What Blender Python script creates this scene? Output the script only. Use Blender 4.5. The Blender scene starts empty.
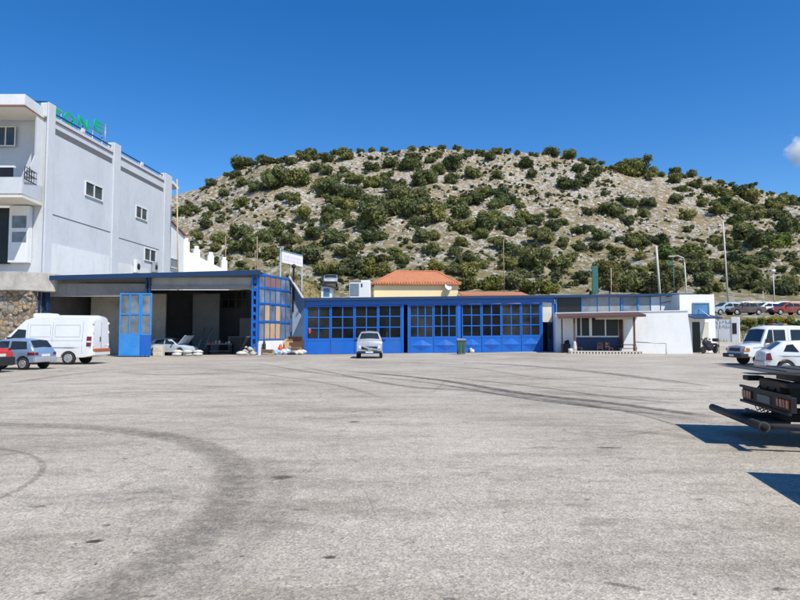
import bpy, bmesh, math, random
from mathutils import Vector, Matrix, noise
PI = math.pi
random.seed(7)
scene = bpy.context.scene
col = scene.collection

# ------------------------------------------------------------------ camera
PITCH = math.radians(3.284)
cam = bpy.data.cameras.new('camera')
cam.sensor_width = 36
cam.lens = 610 / 800 * 36
cam.clip_start = 0.1
cam.clip_end = 9000
cam_o = bpy.data.objects.new('camera', cam)
CAM = Vector((0, 0, 1.65))
cam_o.location = CAM
cam_o.rotation_euler = (PI / 2 + PITCH, 0, 0)
col.objects.link(cam_o)
scene.camera = cam_o
RC = Matrix.Rotation(PI / 2 + PITCH, 3, 'X')

# ------------------------------------------------------------------ daylight
SUN_EL = math.radians(54)
SUN_H = Vector((0.62, -0.785)).normalized()        # horizontal direction towards the sun
world = bpy.data.worlds.new('World')
scene.world = world
world.use_nodes = True
wn, wl = world.node_tree.nodes, world.node_tree.links
wn.clear()
sky = wn.new('ShaderNodeTexSky')
sky.sky_type = 'NISHITA'
sky.sun_disc = False
sky.sun_elevation = SUN_EL
sky.sun_rotation = math.atan2(SUN_H.x, SUN_H.y)
sky.altitude = 300
sky.air_density = 1.0
sky.dust_density = 0.15
sky.ozone_density = 3.5
hs = wn.new('ShaderNodeHueSaturation')
hs.inputs['Saturation'].default_value = 1.36
hs.inputs['Hue'].default_value = 0.507
hs.inputs['Value'].default_value = 1.0
bg = wn.new('ShaderNodeBackground')
bg.inputs['Strength'].default_value = 0.132
wo = wn.new('ShaderNodeOutputWorld')
wl.new(sky.outputs[0], hs.inputs['Color'])
wl.new(hs.outputs[0], bg.inputs['Color'])
wl.new(bg.outputs[0], wo.inputs['Surface'])
sd = bpy.data.lights.new('sun', 'SUN')
sd.energy = 4.5
sd.angle = math.radians(0.53)
sd.color = (1.0, 0.95, 0.84)
so = bpy.data.objects.new('sun', sd)
to_sun = Vector((SUN_H.x * math.cos(SUN_EL), SUN_H.y * math.cos(SUN_EL), math.sin(SUN_EL)))
so.rotation_euler = to_sun.to_track_quat('Z', 'Y').to_euler()
so.location = (0, 0, 60)
col.objects.link(so)
vs = scene.view_settings
vs.view_transform = 'Standard'
vs.look = 'None'
vs.gamma = 1
vs.use_curve_mapping = False
vs.exposure = 0.28
scene.render.engine = 'CYCLES'
try:
    scene.cycles.max_bounces = 8; scene.cycles.volume_bounces = 8
    scene.cycles.transparent_max_bounces = 12
except Exception:
    pass

# ------------------------------------------------------------------ helpers
def ray(px, py):
    return RC @ Vector(((px - 400) / 610, (300 - py) / 610, -1))
def at(px, py, Y):
    """the point of the place seen at photo pixel (px, py), Y metres ahead"""
    r = ray(px, py)
    return CAM + r * (Y / r.y)
def lerp(a, b, t): return a + (b - a) * t
def sstep(a, b, x):
    t = max(0., min(1., (x - a) / (b - a)))
    return t * t * (3 - 2 * t)
def pw(tab, x):
    if x <= tab[0][0]: return tab[0][1]
    for (a, b), (c, d) in zip(tab, tab[1:]):
        if x <= c: return b + (d - b) * (x - a) / (c - a) if c > a else d
    return tab[-1][1]

GP = [(-16, 33, .05), (-16, 28.5, .05), (19, 34.7, -.06), (-1.5, 40, .1), (-19.5, 47.5, -.06), (-15, 47.5, .02), (-11.2, 47.5, .12),
      (-8, 51.6, 0), (3, 52.8, .1), (13.5, 54, .2), (18, 50.5, .13), (24, 50, .12), (-30, 46, 0), (40, 40, 0), (0, 30, .02)]
def G(x, y):
    """height of the yard"""
    sw = sz = 0
    for a, b, z in GP:
        w = 1 / ((x - a) ** 2 + (y - b) ** 2 + 4) ** 1.5
        sw += w; sz += w * z
    z = sz / sw * sstep(14, 27, y)
    return z + 0.85 * sstep(54, 64, y) * sstep(19, 24, x)

def tag(o, label=None, cat=None, group=None, kind=None):
    if label: o['label'] = label
    if cat: o['category'] = cat
    if group: o['group'] = group
    if kind: o['kind'] = kind
    return o
def empty(name, loc, label, cat, group=None, rz=0):
    o = bpy.data.objects.new(name, None)
    o.empty_display_size = .3
    o.location = loc
    o.rotation_euler = (0, 0, rz)
    col.objects.link(o)
    return tag(o, label, cat, group)
def put(o, parent):
    o.parent = parent
    if parent is not None:
        m = Matrix.Identity(4); q = parent
        m = Matrix.LocRotScale(q.location, q.rotation_euler, q.scale)
        p = q
        if p.parent is not None:
            m = (Matrix.LocRotScale(p.parent.location, p.parent.rotation_euler, p.parent.scale) @ p.matrix_parent_inverse) @ m
        o.matrix_parent_inverse = m.inverted()
def copy_tree(o, parent=None, skip=()):
    c = o.copy(); col.objects.link(c)
    if parent is not None:
        c.parent = parent; c.matrix_parent_inverse = o.matrix_parent_inverse.copy()
    for ch in list(o.children):
        if ch.name.split('.')[0] not in skip: copy_tree(ch, c)
    return c

class MB:
    def __init__(s, M=None):
        s.bm = bmesh.new(); s.M = M; s.mi = 0
    def v(s, p):
        p = Vector(p)
        return s.bm.verts.new(s.M @ p if s.M is not None else p)
    def face(s, pts):
        vs_ = [s.v(p) for p in pts]
        f = s.bm.faces.new(vs_); f.material_index = s.mi
        return f
    def box(s, x0, x1, y0, y1, z0, z1, bev=0, seg=2, T=None):
        P = [(x0, y0, z0), (x1, y0, z0), (x1, y1, z0), (x0, y1, z0), (x0, y0, z1), (x1, y0, z1), (x1, y1, z1), (x0, y1, z1)]
        if T is not None: P = [T @ Vector(p) for p in P]
        V = [s.v(p) for p in P]
        F = [s.bm.faces.new([V[i] for i in f]) for f in ((0, 3, 2, 1), (4, 5, 6, 7), (0, 1, 5, 4), (1, 2, 6, 5), (2, 3, 7, 6), (3, 0, 4, 7))]
        for f in F: f.material_index = s.mi
        if bev:
            es = list({e for f in F for e in f.edges})
            r = bmesh.ops.bevel(s.bm, geom=es, offset=bev, segments=seg, affect='EDGES', profile=.6)
            for f in r['faces']: f.material_index = s.mi
    def prism(s, poly, d, bev=0):
        d = Vector(d)
        a = [s.v(p) for p in poly]; b = [s.v(Vector(p) + d) for p in poly]
        n = len(a); F = [s.bm.faces.new(a), s.bm.faces.new(b[::-1])]
        for i in range(n): F.append(s.bm.faces.new((a[i], b[i], b[(i + 1) % n], a[(i + 1) % n])))
        for f in F: f.material_index = s.mi
        if bev:
            es = list({e for f in F for e in f.edges})
            bmesh.ops.bevel(s.bm, geom=es, offset=bev, segments=2, affect='EDGES')
    def tube(s, pts, r, n=8, cap=True, r1=None):
        pts = [Vector(p) for p in pts]; rings = []
        for i, p in enumerate(pts):
            d = (pts[min(i + 1, len(pts) - 1)] - pts[max(i - 1, 0)]).normalized()
            a = d.cross(Vector((0, 0, 1)))
            if a.length < .05: a = d.cross(Vector((1, 0, 0)))
            a.normalize(); b = d.cross(a)
            rr = r if r1 is None else lerp(r, r1, i / (len(pts) - 1))
            rings.append([s.v(p + a * rr * math.cos(2 * PI * k / n) + b * rr * math.sin(2 * PI * k / n)) for k in range(n)])
        for A, B in zip(rings, rings[1:]):
            for k in range(n):
                f = s.bm.faces.new((A[k], A[(k + 1) % n], B[(k + 1) % n], B[k])); f.material_index = s.mi; f.smooth = n > 5
        if cap:
            for q in (rings[0][::-1], rings[-1]):
                f = s.bm.faces.new(q); f.material_index = s.mi
    def lathe(s, prof, o, ax='z', n=20, smooth=True):
        o = Vector(o); rings = []
        for r, h in prof:
            ring = []
            for k in range(n):
                c, t = r * math.cos(2 * PI * k / n), r * math.sin(2 * PI * k / n)
                q = {'z': (c, t, h), 'y': (c, h, t), 'x': (h, c, t)}[ax]
                ring.append(s.v(o + Vector(q)))
            rings.append(ring)
        for A, B in zip(rings, rings[1:]):
            for k in range(n):
                f = s.bm.faces.new((A[k], A[(k + 1) % n], B[(k + 1) % n], B[k])); f.material_index = s.mi; f.smooth = smooth
        for q in (rings[0][::-1], rings[-1]):
            f = s.bm.faces.new(q); f.material_index = s.mi
    def blob(s, c, r, sub=2, jit=.15, sc=(1, 1, 1), seed=0):
        res = bmesh.ops.create_icosphere(s.bm, subdivisions=sub, radius=1)
        c = Vector(c)
        for v in res['verts']:
            k = 1 + jit * noise.noise(v.co * 1.7 + Vector((seed * 3.1, seed, 0)))
            p = Vector((v.co.x * sc[0], v.co.y * sc[1], v.co.z * sc[2])) * r * k + c
            v.co = s.M @ p if s.M is not None else p
        for f in {f for v in res['verts'] for f in v.link_faces}: f.material_index = s.mi; f.smooth = True
    def build(s, name, mats, parent=None, sharp=None, fix=True):
        if fix: bmesh.ops.recalc_face_normals(s.bm, faces=s.bm.faces)
        me = bpy.data.meshes.new(name); s.bm.to_mesh(me); s.bm.free()
        for m in (mats if isinstance(mats, (list, tuple)) else [mats]): me.materials.append(m)
        if sharp is not None:
            for p in me.polygons: p.use_smooth = True
            me.set_sharp_from_angle(angle=math.radians(sharp))
        o = bpy.data.objects.new(name, me); col.objects.link(o)
        if parent is not None: put(o, parent)
        return o

# ------------------------------------------------------------------ materials
def nt(name):
    m = bpy.data.materials.new(name); m.use_nodes = True
    t = m.node_tree; b = t.nodes['Principled BSDF']
    return m, t, b
def tex(t, kind, scale, src=None, **kw):
    n = t.nodes.new('ShaderNodeTex' + kind)
    if 'Scale' in n.inputs: n.inputs['Scale'].default_value = scale
    for k, v in kw.items():
        if k in n.inputs: n.inputs[k].default_value = v
        else: setattr(n, k, v)
    if src is not None: t.links.new(src, n.inputs['Vector'])
    return n
def coord(t, sc=(1, 1, 1), rot=(0, 0, 0)):
    c = t.nodes.new('ShaderNodeTexCoord'); mp = t.nodes.new('ShaderNodeMapping')
    mp.inputs['Scale'].default_value = sc; mp.inputs['Rotation'].default_value = rot
    t.links.new(c.outputs['Object'], mp.inputs['Vector'])
    return mp.outputs[0]
def ramp(t, src, stops):
    r = t.nodes.new('ShaderNodeValToRGB'); e = r.color_ramp.elements
    while len(e) < len(stops): e.new(.5)
    for k, (p, c) in zip(e, stops):
        k.position = p; k.color = (*c, 1) if len(c) == 3 else c
    t.links.new(src, r.inputs[0])
    return r.outputs[0]
def mixc(t, fac, a, b, mode='MIX'):
    n = t.nodes.new('ShaderNodeMix'); n.data_type = 'RGBA'; n.blend_type = mode
    for sock, v in ((n.inputs[0], fac), (n.inputs[6], a), (n.inputs[7], b)):
        if isinstance(v, (int, float)): sock.default_value = v
        elif isinstance(v, tuple): sock.default_value = (*v, 1)
        else: t.links.new(v, sock)
    return n.outputs[2]
def bump(t, b, h, strength=.3, dist=.02):
    n = t.nodes.new('ShaderNodeBump'); n.inputs['Strength'].default_value = strength; n.inputs['Distance'].default_value = dist
    t.links.new(h, n.inputs['Height']); t.links.new(n.outputs[0], b.inputs['Normal'])
def g3(v): return (v, v, v)
def mat(name, c, rough=.6, var=.18, scale=1.5, fine=14, fvar=.1, bmp=0, metal=0, coat=0, dirt=None, damt=.5, dscale=.8):
    m, t, b = nt(name)
    s = coord(t)
    n1 = tex(t, 'Noise', scale, s, Detail=6, Roughness=.65)
    n2 = tex(t, 'Noise', fine, s, Detail=4)
    a = ramp(t, n1.outputs[0], [(.3, g3(1 - var)), (.7, g3(1 + var * .6))])
    f = ramp(t, n2.outputs[0], [(.3, g3(1 - fvar)), (.7, g3(1 + fvar))])
    o = mixc(t, 1, mixc(t, 1, tuple(c), a, 'MULTIPLY'), f, 'MULTIPLY')
    if dirt:
        n3 = tex(t, 'Noise', dscale, coord(t, (1, 1, .35)), Detail=9, Roughness=.7)
        k = ramp(t, n3.outputs[0], [(.5, g3(0)), (.72, g3(damt))])
        o = mixc(t, k, o, tuple(dirt))
    t.links.new(o, b.inputs['Base Color'])
    b.inputs['Roughness'].default_value = rough; b.inputs['Metallic'].default_value = metal
    if coat: b.inputs['Coat Weight'].default_value = coat; b.inputs['Coat Roughness'].default_value = .08
    if bmp: bump(t, b, n2.outputs[0], bmp, .01)
    return m
M = {}
M['white_wall'] = mat('white_wall', (.70, .71, .72), .8, .07, .5, 6, .04, .15, dirt=(.45, .43, .40), damt=.35)
M['grey_wall'] = mat('pale_grey_render', (.56, .585, .62), .85, .05, .35, 5, .03, .1, dirt=(.36, .37, .38), damt=.4, dscale=.5)
M['kiosk_white'] = mat('whitewash', (.80, .80, .79), .85, .05, .8, 9, .03, .2, dirt=(.55, .52, .47), damt=.3)
M['cream'] = mat('cream_render', (.90, .72, .43), .85, .06, .7, 8, .03)
M['soffit'] = mat('cream_soffit', (.72, .68, .60), .85, .06, .7, 8, .03)
M['blue'] = mat('blue_paint', (.003, .115, .50), .42, .12, 1.2, 12, .06, .05, dirt=(.07, .13, .27), damt=.45)
M['blue_light'] = mat('faded_blue_paint', (.03, .24, .62), .5, .15, 1.1, 10, .07, .05, dirt=(.12, .26, .42), damt=.6)
M['blue_dark'] = mat('dark_blue_paint', (.007, .036, .105), .5, .15, 1.1, 10, .07)
M['blue_grey'] = mat('blue_grey_sheet', (.12, .20, .30), .5, .2, 1.0, 10, .1)
M['roof_sheet'] = mat('grey_roof_sheet', (.30, .31, .32), .6, .2, .6, 8, .1, dirt=(.2, .15, .1))
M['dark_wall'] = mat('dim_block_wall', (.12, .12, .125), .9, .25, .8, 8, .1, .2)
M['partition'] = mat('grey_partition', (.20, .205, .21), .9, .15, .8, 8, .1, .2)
M['dull_panel'] = mat('dull_cement_panel', (.27, .25, .23), .85, .18, .8, 8, .08, dirt=(.15, .13, .11))
M['concrete'] = mat('weathered_concrete', (.46, .43, .39), .9, .22, 1.2, 12, .12, .4, dirt=(.16, .15, .13), damt=.7)
M['cream_panel'] = mat('cream_panel', (.60, .57, .48), .7, .08, .9)
M['brown_roof'] = mat('red_brown_roof', (.10, .05, .042), .7, .2, 2)
M['brown_wood'] = mat('brown_timber', (.12, .055, .035), .65, .25, 3, 30, .15)
M['tan_board'] = mat('tan_plywood', (.55, .36, .17), .75, .15, 2)
M['red_brown'] = mat('chair_wood', (.16, .065, .035), .55, .2, 4)
M['metal'] = mat('grey_steel', (.36, .37, .38), .45, .2, 3, 20, .1, metal=.6)
M['pole'] = mat('pale_pole', (.50, .48, .44), .7, .12, 2)
M['wood_pole'] = mat('wooden_pole', (.27, .20, .14), .85, .25, 2, 20, .2)
M['yellow_pole'] = mat('ochre_pole', (.50, .40, .24), .7, .1, 2)
M['rubber'] = mat('tyre_rubber', (.018, .018, .019), .85, .25, 4, 20, .2)
M['black_plastic'] = mat('black_plastic', (.02, .02, .022), .55, .2, 4)
M['dark_metal'] = mat('dark_steel', (.014, .014, .015), .55, .3, 4, 25, .2, .1, dirt=(.07, .05, .04), damt=.3, dscale=2.5)
M['bed_plate'] = mat('grey_bed_plate', (.04, .04, .043), .85, .3, 3, 30, .2, .2, dirt=(.08, .07, .06))
M['rim'] = mat('steel_rim', (.45, .45, .46), .4, .1, 5, metal=.6)
M['white_rim'] = mat('white_rim', (.7, .7, .7), .5, .1, 5)
M['white_paint'] = mat('white_car_paint', (.72, .73, .73), .3, .03, 1, 9, .02, coat=.5, dirt=(.55, .52, .47), damt=.25, dscale=1.5)
M['silver_paint'] = mat('silver_car_paint', (.40, .41, .44), .35, .06, 1, 9, .03, metal=.2, coat=.4, dirt=(.32, .30, .27), damt=.5, dscale=2)
M['ice_paint'] = mat('ice_blue_car_paint', (.21, .33, .50), .3, .06, 1, 9, .03, metal=.25, coat=.5, dirt=(.30, .30, .30), damt=.3)
M['red_paint'] = mat('red_car_paint', (.55, .035, .015), .3, .06, 1, coat=.5)
M['dull_red_paint'] = mat('dull_red_car_paint', (.22, .04, .028), .4, .15, 1, dirt=(.22, .13, .10), damt=.6)
M['brown_paint'] = mat('dusty_dark_car_paint', (.085, .06, .06), .45, .15, 1, dirt=(.18, .14, .11), damt=.5)
M['teal_paint'] = mat('pale_teal_car_paint', (.34, .43, .45), .35, .05, 1, coat=.4)
M['dusk_paint'] = mat('pale_blue_car_paint', (.46, .53, .60), .4, .06, 1, coat=.3)
M['lamp_red'] = mat('red_lens', (.17, .008, .008), .2, .1, 8, coat=.5)
M['lamp_amber'] = mat('amber_lens', (.42, .12, .02), .25, .1, 8, coat=.5)
M['lamp_clear'] = mat('clear_lens', (.62, .66, .70), .15, .1, 8, coat=.8)
M['lamp_blue'] = mat('blue_lens', (.25, .33, .55), .2, .1, 8, coat=.5)
M['plate'] = mat('number_plate', (.7, .7, .66), .5, .05, 3)
M['sign_green'] = mat('green_letters', (.0, .42, .16), .45, .06, 3)
M['sign_white'] = mat('faded_white_board', (.66, .65, .66), .6, .06, 1.5)
M['sign_pink'] = mat('faded_pink_print', (.60, .50, .55), .7, .06, 3)
M['bin_green'] = mat('green_bin_plastic', (.06, .12, .08), .55, .15, 3)
M['teal_board'] = mat('dark_teal_board', (.03, .13, .12), .6, .2, 2)
M['cardboard'] = mat('cardboard', (.42, .30, .19), .85, .15, 4)
M['red_thing'] = mat('red_plastic', (.55, .06, .05), .5, .15, 4)
M['cyan_thing'] = mat('pale_blue_plastic', (.25, .50, .65), .5, .15, 4)
M['sack'] = mat('white_sack', (.55, .53, .49), .85, .12, 5, 30, .1, .4)
M['graffiti'] = mat('grey_spray_paint', (.40, .42, .46), .8, .1, 5)
M['trim_brown'] = mat('red_brown_trim', (.26, .13, .09), .7, .15, 2)
M['groove'] = mat('grey_recess', (.13, .135, .145), .9, .1, 2)
M['pink_stain'] = mat('red_spill', (.45, .16, .13), .8, .3, 3)

def glass_dark(name, c=(.012, .014, .017), rough=.06, var=0):
    m, t, b = nt(name)
    s = coord(t)
    n = tex(t, 'Noise', .9, s, Detail=5)
    t.links.new(ramp(t, n.outputs[0], [(.35, c), (.75, tuple(min(1, k * (1.6 + var)) for k in c))]), b.inputs['Base Color'])
    b.inputs['Roughness'].default_value = rough; b.inputs['Specular IOR Level'].default_value = .35
    return m
M['glass'] = glass_dark('dark_window_glass', (.010, .011, .013), .3)
M['hollow'] = mat('painted_hollow_shade', (.004, .004, .004), .9)  # black that stands in for the shade inside the open tube
M['glass_car'] = glass_dark('car_glass', (.02, .026, .03), .04)
M['glass_van'] = glass_dark('van_glass', (.05, .065, .075), .04)
M['glass_grey'] = glass_dark('dusty_glass', (.10, .115, .13), .25, 1)
M['glass_blue'] = glass_dark('blue_tinted_glass', (.05, .14, .26), .15, .6)
def pane_mat(name, tint, mixf):
    m, t, b = nt(name)
    tr = t.nodes.new('ShaderNodeBsdfTransparent'); tr.inputs[0].default_value = (*tint, 1)
    mx = t.nodes.new('ShaderNodeMixShader'); out = t.nodes['Material Output']
    b.inputs['Base Color'].default_value = (.035, .037, .04, 1); b.inputs['Roughness'].default_value = .1; b.inputs['Specular IOR Level'].default_value = .3
    n = tex(t, 'Noise', .8, coord(t), Detail=6)
    k = ramp(t, n.outputs[0], [(.3, g3(mixf * .5)), (.7, g3(min(1, mixf * 1.6)))])
    t.links.new(k, mx.inputs[0]); t.links.new(tr.outputs[0], mx.inputs[1]); t.links.new(b.outputs[0], mx.inputs[2])
    t.links.new(mx.outputs[0], out.inputs[0])
    return m
M['pane'] = pane_mat('workshop_pane', (.5, .52, .53), .22)
M['dusty_reflection_pane'] = pane_mat('dusty_reflection_pane', (.45, .47, .48), .55)  # more opaque: dusty panes, and a stand-in for lighter reflections

def sheet_mat(name, c, period, axis=0, dirt=None):
    m, t, b = nt(name)
    sc = [0, 0, 0]; sc[axis] = 1
    w = tex(t, 'Wave', 1 / period * .5 / PI * 3.14159, coord(t, (1, 1, 1)), wave_type='BANDS', bands_direction='XYZ'[axis], wave_profile='SIN')
    n = tex(t, 'Noise', .9, coord(t, (1, 1, .4)), Detail=8, Roughness=.7)
    o = mixc(t, ramp(t, n.outputs[0], [(.42, g3(0)), (.75, g3(.8))]), tuple(c), tuple(dirt or [k * .6 for k in c]))
    t.links.new(o, b.inputs['Base Color']); b.inputs['Roughness'].default_value = .6
    bump(t, b, w.outputs[0], .6, .03)
    return m
M['corrugated'] = sheet_mat('corrugated_shutter', (.40, .39, .37), .12, 2, (.22, .20, .18))
M['tiles'] = sheet_mat('orange_roof_tiles', (.52, .20, .09), .22, 0, (.36, .14, .075))

def asphalt():
    m, t, b = nt('worn_asphalt')
    s = coord(t)
    big = tex(t, 'Noise', .16, s, Detail=7, Roughness=.6)
    mid = tex(t, 'Noise', .9, coord(t, (.5, 1.6, 1)), Detail=8, Roughness=.68)
    pat = tex(t, 'Noise', 5.5, s, Detail=6, Roughness=.7)
    vo = tex(t, 'Voronoi', 55, s)
    vo2 = tex(t, 'Voronoi', 130, s)
    o = ramp(t, big.outputs[0], [(.3, (.30, .262, .205)), (.5, (.40, .355, .290)), (.72, (.475, .427, .358))])
    o = mixc(t, 1, o, ramp(t, mid.outputs[0], [(.28, (.66, .63, .60)), (.5, g3(1)), (.75, g3(1.15))]), 'MULTIPLY')
    o = mixc(t, 1, o, ramp(t, pat.outputs[0], [(.3, g3(.82)), (.7, g3(1.14))]), 'MULTIPLY')
    o = mixc(t, 1, o, ramp(t, vo.outputs['Color'], [(.1, g3(.68)), (.5, g3(1)), (.9, g3(1.3))]), 'MULTIPLY')
    o = mixc(t, .6, o, ramp(t, vo2.outputs['Color'], [(.1, g3(.6)), (.5, g3(1)), (.9, g3(1.35))]), 'MULTIPLY')
    # small tar spots
    sp = tex(t, 'Noise', 2.3, s, Detail=3)
    o = mixc(t, ramp(t, sp.outputs[0], [(.67, g3(0)), (.74, g3(.55))]), o, (.16, .145, .13))
    # cracks
    cr = tex(t, 'Voronoi', .22, s, feature='DISTANCE_TO_EDGE')
    wob = tex(t, 'Noise', 1.4, s, Detail=8)
    ad = t.nodes.new('ShaderNodeVectorMath'); ad.operation = 'MULTIPLY_ADD'
    t.links.new(wob.outputs['Color'], ad.inputs[0]); ad.inputs[1].default_value = (1.6, 1.6, 0); t.links.new(s, ad.inputs[2])
    t.links.new(ad.outputs[0], cr.inputs['Vector'])
    ck = ramp(t, cr.outputs['Distance'], [(.0, g3(.42)), (.003, g3(.25)), (.005, g3(0))])
    o = mixc(t, ck, o, (.12, .11, .10))
    t.links.new(o, b.inputs['Base Color'])
    b.inputs['Roughness'].default_value = .9
    ma = t.nodes.new('ShaderNodeMath'); ma.operation = 'ADD'
    t.links.new(vo.outputs['Distance'], ma.inputs[0]); t.links.new(pat.outputs[0], ma.inputs[1])
    bump(t, b, ma.outputs[0], .35, .012)
    return m
M['asphalt'] = asphalt()

def stain(name, c, amt=1., nscale=6, lo=.35, hi=.62):
    m, t, b = nt(name)
    at_ = t.nodes.new('ShaderNodeAttribute'); at_.attribute_name = 'fade'
    n = tex(t, 'Noise', nscale, coord(t), Detail=8, Roughness=.75)
    k = ramp(t, n.outputs[0], [(lo, g3(.15)), (hi, g3(1))])
    mu = t.nodes.new('ShaderNodeMath'); mu.operation = 'MULTIPLY'
    t.links.new(at_.outputs['Fac'], mu.inputs[0]); t.links.new(k, mu.inputs[1])
    mu2 = t.nodes.new('ShaderNodeMath'); mu2.operation = 'MULTIPLY'; mu2.inputs[1].default_value = amt
    t.links.new(mu.outputs[0], mu2.inputs[0])
    tr = t.nodes.new('ShaderNodeBsdfTransparent'); mx = t.nodes.new('ShaderNodeMixShader')
    b.inputs['Base Color'].default_value = (*c, 1); b.inputs['Roughness'].default_value = .85
    t.links.new(mu2.outputs[0], mx.inputs[0]); t.links.new(tr.outputs[0], mx.inputs[1]); t.links.new(b.outputs[0], mx.inputs[2])
    t.links.new(mx.outputs[0], t.nodes['Material Output'].inputs[0])
    return m
M['tyre_stain'] = stain('tyre_rubber_mark', (.105, .09, .075), .40, 7)
M['far_stain'] = stain('far_rubber_mark', (.07, .06, .052), .72, 3, .3, .6)
M['oil_stain'] = stain('oil_stain', (.05, .04, .034), .9, 9, .3, .5)
M['dust_stain'] = stain('pale_dust', (.50, .47, .42), .6, 3)
M['red_stain'] = stain('red_spill_stain', (.50, .13, .11), .8, 4)

def rubble():
    m, t, b = nt('rubble_stone')
    s = coord(t)
    v = tex(t, 'Voronoi', 2.6, s); e = tex(t, 'Voronoi', 2.6, s, feature='DISTANCE_TO_EDGE')
    n = tex(t, 'Noise', 9, s, Detail=5)
    o = ramp(t, v.outputs['Color'], [(.1, (.16, .13, .10)), (.4, (.36, .26, .16)), (.65, (.24, .22, .20)), (.9, (.48, .40, .30))])
    o = mixc(t, 1, o, ramp(t, n.outputs[0], [(.3, g3(.8)), (.7, g3(1.15))]), 'MULTIPLY')
    o = mixc(t, ramp(t, e.outputs['Distance'], [(.02, g3(1)), (.07, g3(0))]), o, (.10, .09, .08))
    t.links.new(o, b.inputs['Base Color']); b.inputs['Roughness'].default_value = .9
    bump(t, b, e.outputs['Distance'], .8, .15)
    return m
M['rubble'] = rubble()

def hillmat():
    m, t, b = nt('limestone_hillside')
    s = coord(t)
    big = tex(t, 'Noise', .035, s, Detail=6, Roughness=.6)
    mid = tex(t, 'Noise', .16, s, Detail=8, Roughness=.7)
    fin = tex(t, 'Noise', .9, s, Detail=8, Roughness=.75)
    rk = tex(t, 'Voronoi', .85, s); rk2 = tex(t, 'Voronoi', 2.4, s)
    soil = ramp(t, fin.outputs[0], [(.28, (.10, .08, .04)), (.45, (.20, .155, .085)), (.6, (.29, .23, .14)), (.78, (.38, .32, .22))])
    grass = ramp(t, fin.outputs[0], [(.3, (.06, .06, .022)), (.5, (.145, .13, .055)), (.7, (.27, .215, .10))])
    geo = t.nodes.new('ShaderNodeNewGeometry'); sx = t.nodes.new('ShaderNodeSeparateXYZ')
    t.links.new(geo.outputs['Position'], sx.inputs[0])
    mr = t.nodes.new('ShaderNodeMapRange'); mr.inputs[1].default_value = 8; mr.inputs[2].default_value = 50
    mr.inputs[3].default_value = .16; mr.inputs[4].default_value = -.04
    t.links.new(sx.outputs['Z'], mr.inputs[0])
    ad = t.nodes.new('ShaderNodeMath'); ad.operation = 'ADD'
    t.links.new(mid.outputs[0], ad.inputs[0]); t.links.new(mr.outputs[0], ad.inputs[1])
    o = mixc(t, ramp(t, ad.outputs[0], [(.47, g3(0)), (.62, g3(.85))]), soil, grass)
    rock = ramp(t, rk2.outputs['Color'], [(.1, (.17, .155, .13)), (.5, (.34, .315, .275)), (.9, (.52, .495, .45))])
    su = t.nodes.new('ShaderNodeMath'); su.operation = 'MULTIPLY_ADD'
    t.links.new(big.outputs[0], su.inputs[0]); su.inputs[1].default_value = .65
    rh = t.nodes.new('ShaderNodeMath'); rh.operation = 'MULTIPLY'; rh.inputs[1].default_value = .5
    t.links.new(rk.outputs['Color'], rh.inputs[0]); t.links.new(rh.outputs[0], su.inputs[2])
    mr2 = t.nodes.new('ShaderNodeMapRange'); mr2.inputs[1].default_value = 10; mr2.inputs[2].default_value = 40
    mr2.inputs[3].default_value = .55; mr2.inputs[4].default_value = 1
    t.links.new(sx.outputs['Z'], mr2.inputs[0])
    rm = t.nodes.new('ShaderNodeMath'); rm.operation = 'MULTIPLY'
    t.links.new(ramp(t, su.outputs[0], [(.60, g3(0)), (.63, g3(1))]), rm.inputs[0])
    rm.inputs[0].default_value = 0
    t.links.new(mr2.outputs[0], rm.inputs[1])
    o = mixc(t, rm.outputs[0], o, rock)
    t.links.new(o, b.inputs['Base Color']); b.inputs['Roughness'].default_value = .95
    bump(t, b, fin.outputs[0], .7, .5)
    return m
M['hill'] = hillmat()
M['rock'] = mat('pale_limestone', (.41, .38, .33), .95, .3, .5, 3, .15, .5)
M['dry_bank'] = mat('dry_grass_earth', (.235, .18, .09), .95, .3, .9, 7, .2, .5)

def foliage(name, c, c2, trans=.32):
    m, t, b = nt(name)
    s = coord(t)
    n = tex(t, 'Noise', 3.2, s, Detail=4)
    oi = t.nodes.new('ShaderNodeObjectInfo')
    o = ramp(t, n.outputs[0], [(.3, tuple(c)), (.7, tuple(c2))])
    o = mixc(t, 1, o, ramp(t, oi.outputs['Random'], [(0, (.62, .66, .70)), (.5, g3(1)), (1, (1.45, 1.3, 1.0))]), 'MULTIPLY')
    t.links.new(o, b.inputs['Base Color']); b.inputs['Roughness'].default_value = .7
    b.inputs['Specular IOR Level'].default_value = .25
    tl = t.nodes.new('ShaderNodeBsdfTranslucent'); t.links.new(o, tl.inputs[0])
    mx = t.nodes.new('ShaderNodeMixShader'); mx.inputs[0].default_value = trans
    t.links.new(b.outputs[0], mx.inputs[1]); t.links.new(tl.outputs[0], mx.inputs[2])
    t.links.new(mx.outputs[0], t.nodes['Material Output'].inputs[0])
    return m
M['leaf_dark'] = foliage('dark_holm_oak_leaves', (.105, .126, .050), (.195, .218, .086))
M['leaf_mid'] = foliage('olive_green_leaves', (.130, .142, .055), (.225, .23, .10))
M['leaf_yellow'] = foliage('yellow_green_leaves', (.13, .15, .03), (.28, .26, .07))
M['bloom'] = mat('blue_grey_glass_panel', (.16, .22, .28), .3)
M['leaf_brown'] = foliage('brownish_green_leaves', (.085, .092, .032), (.17, .155, .06))
M['leaf_fresh'] = foliage('fresh_green_leaves', (.08, .13, .03), (.18, .23, .06))
M['bark'] = mat('grey_brown_bark', (.13, .10, .075), .9, .3, 3, 20, .2, .4)

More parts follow.
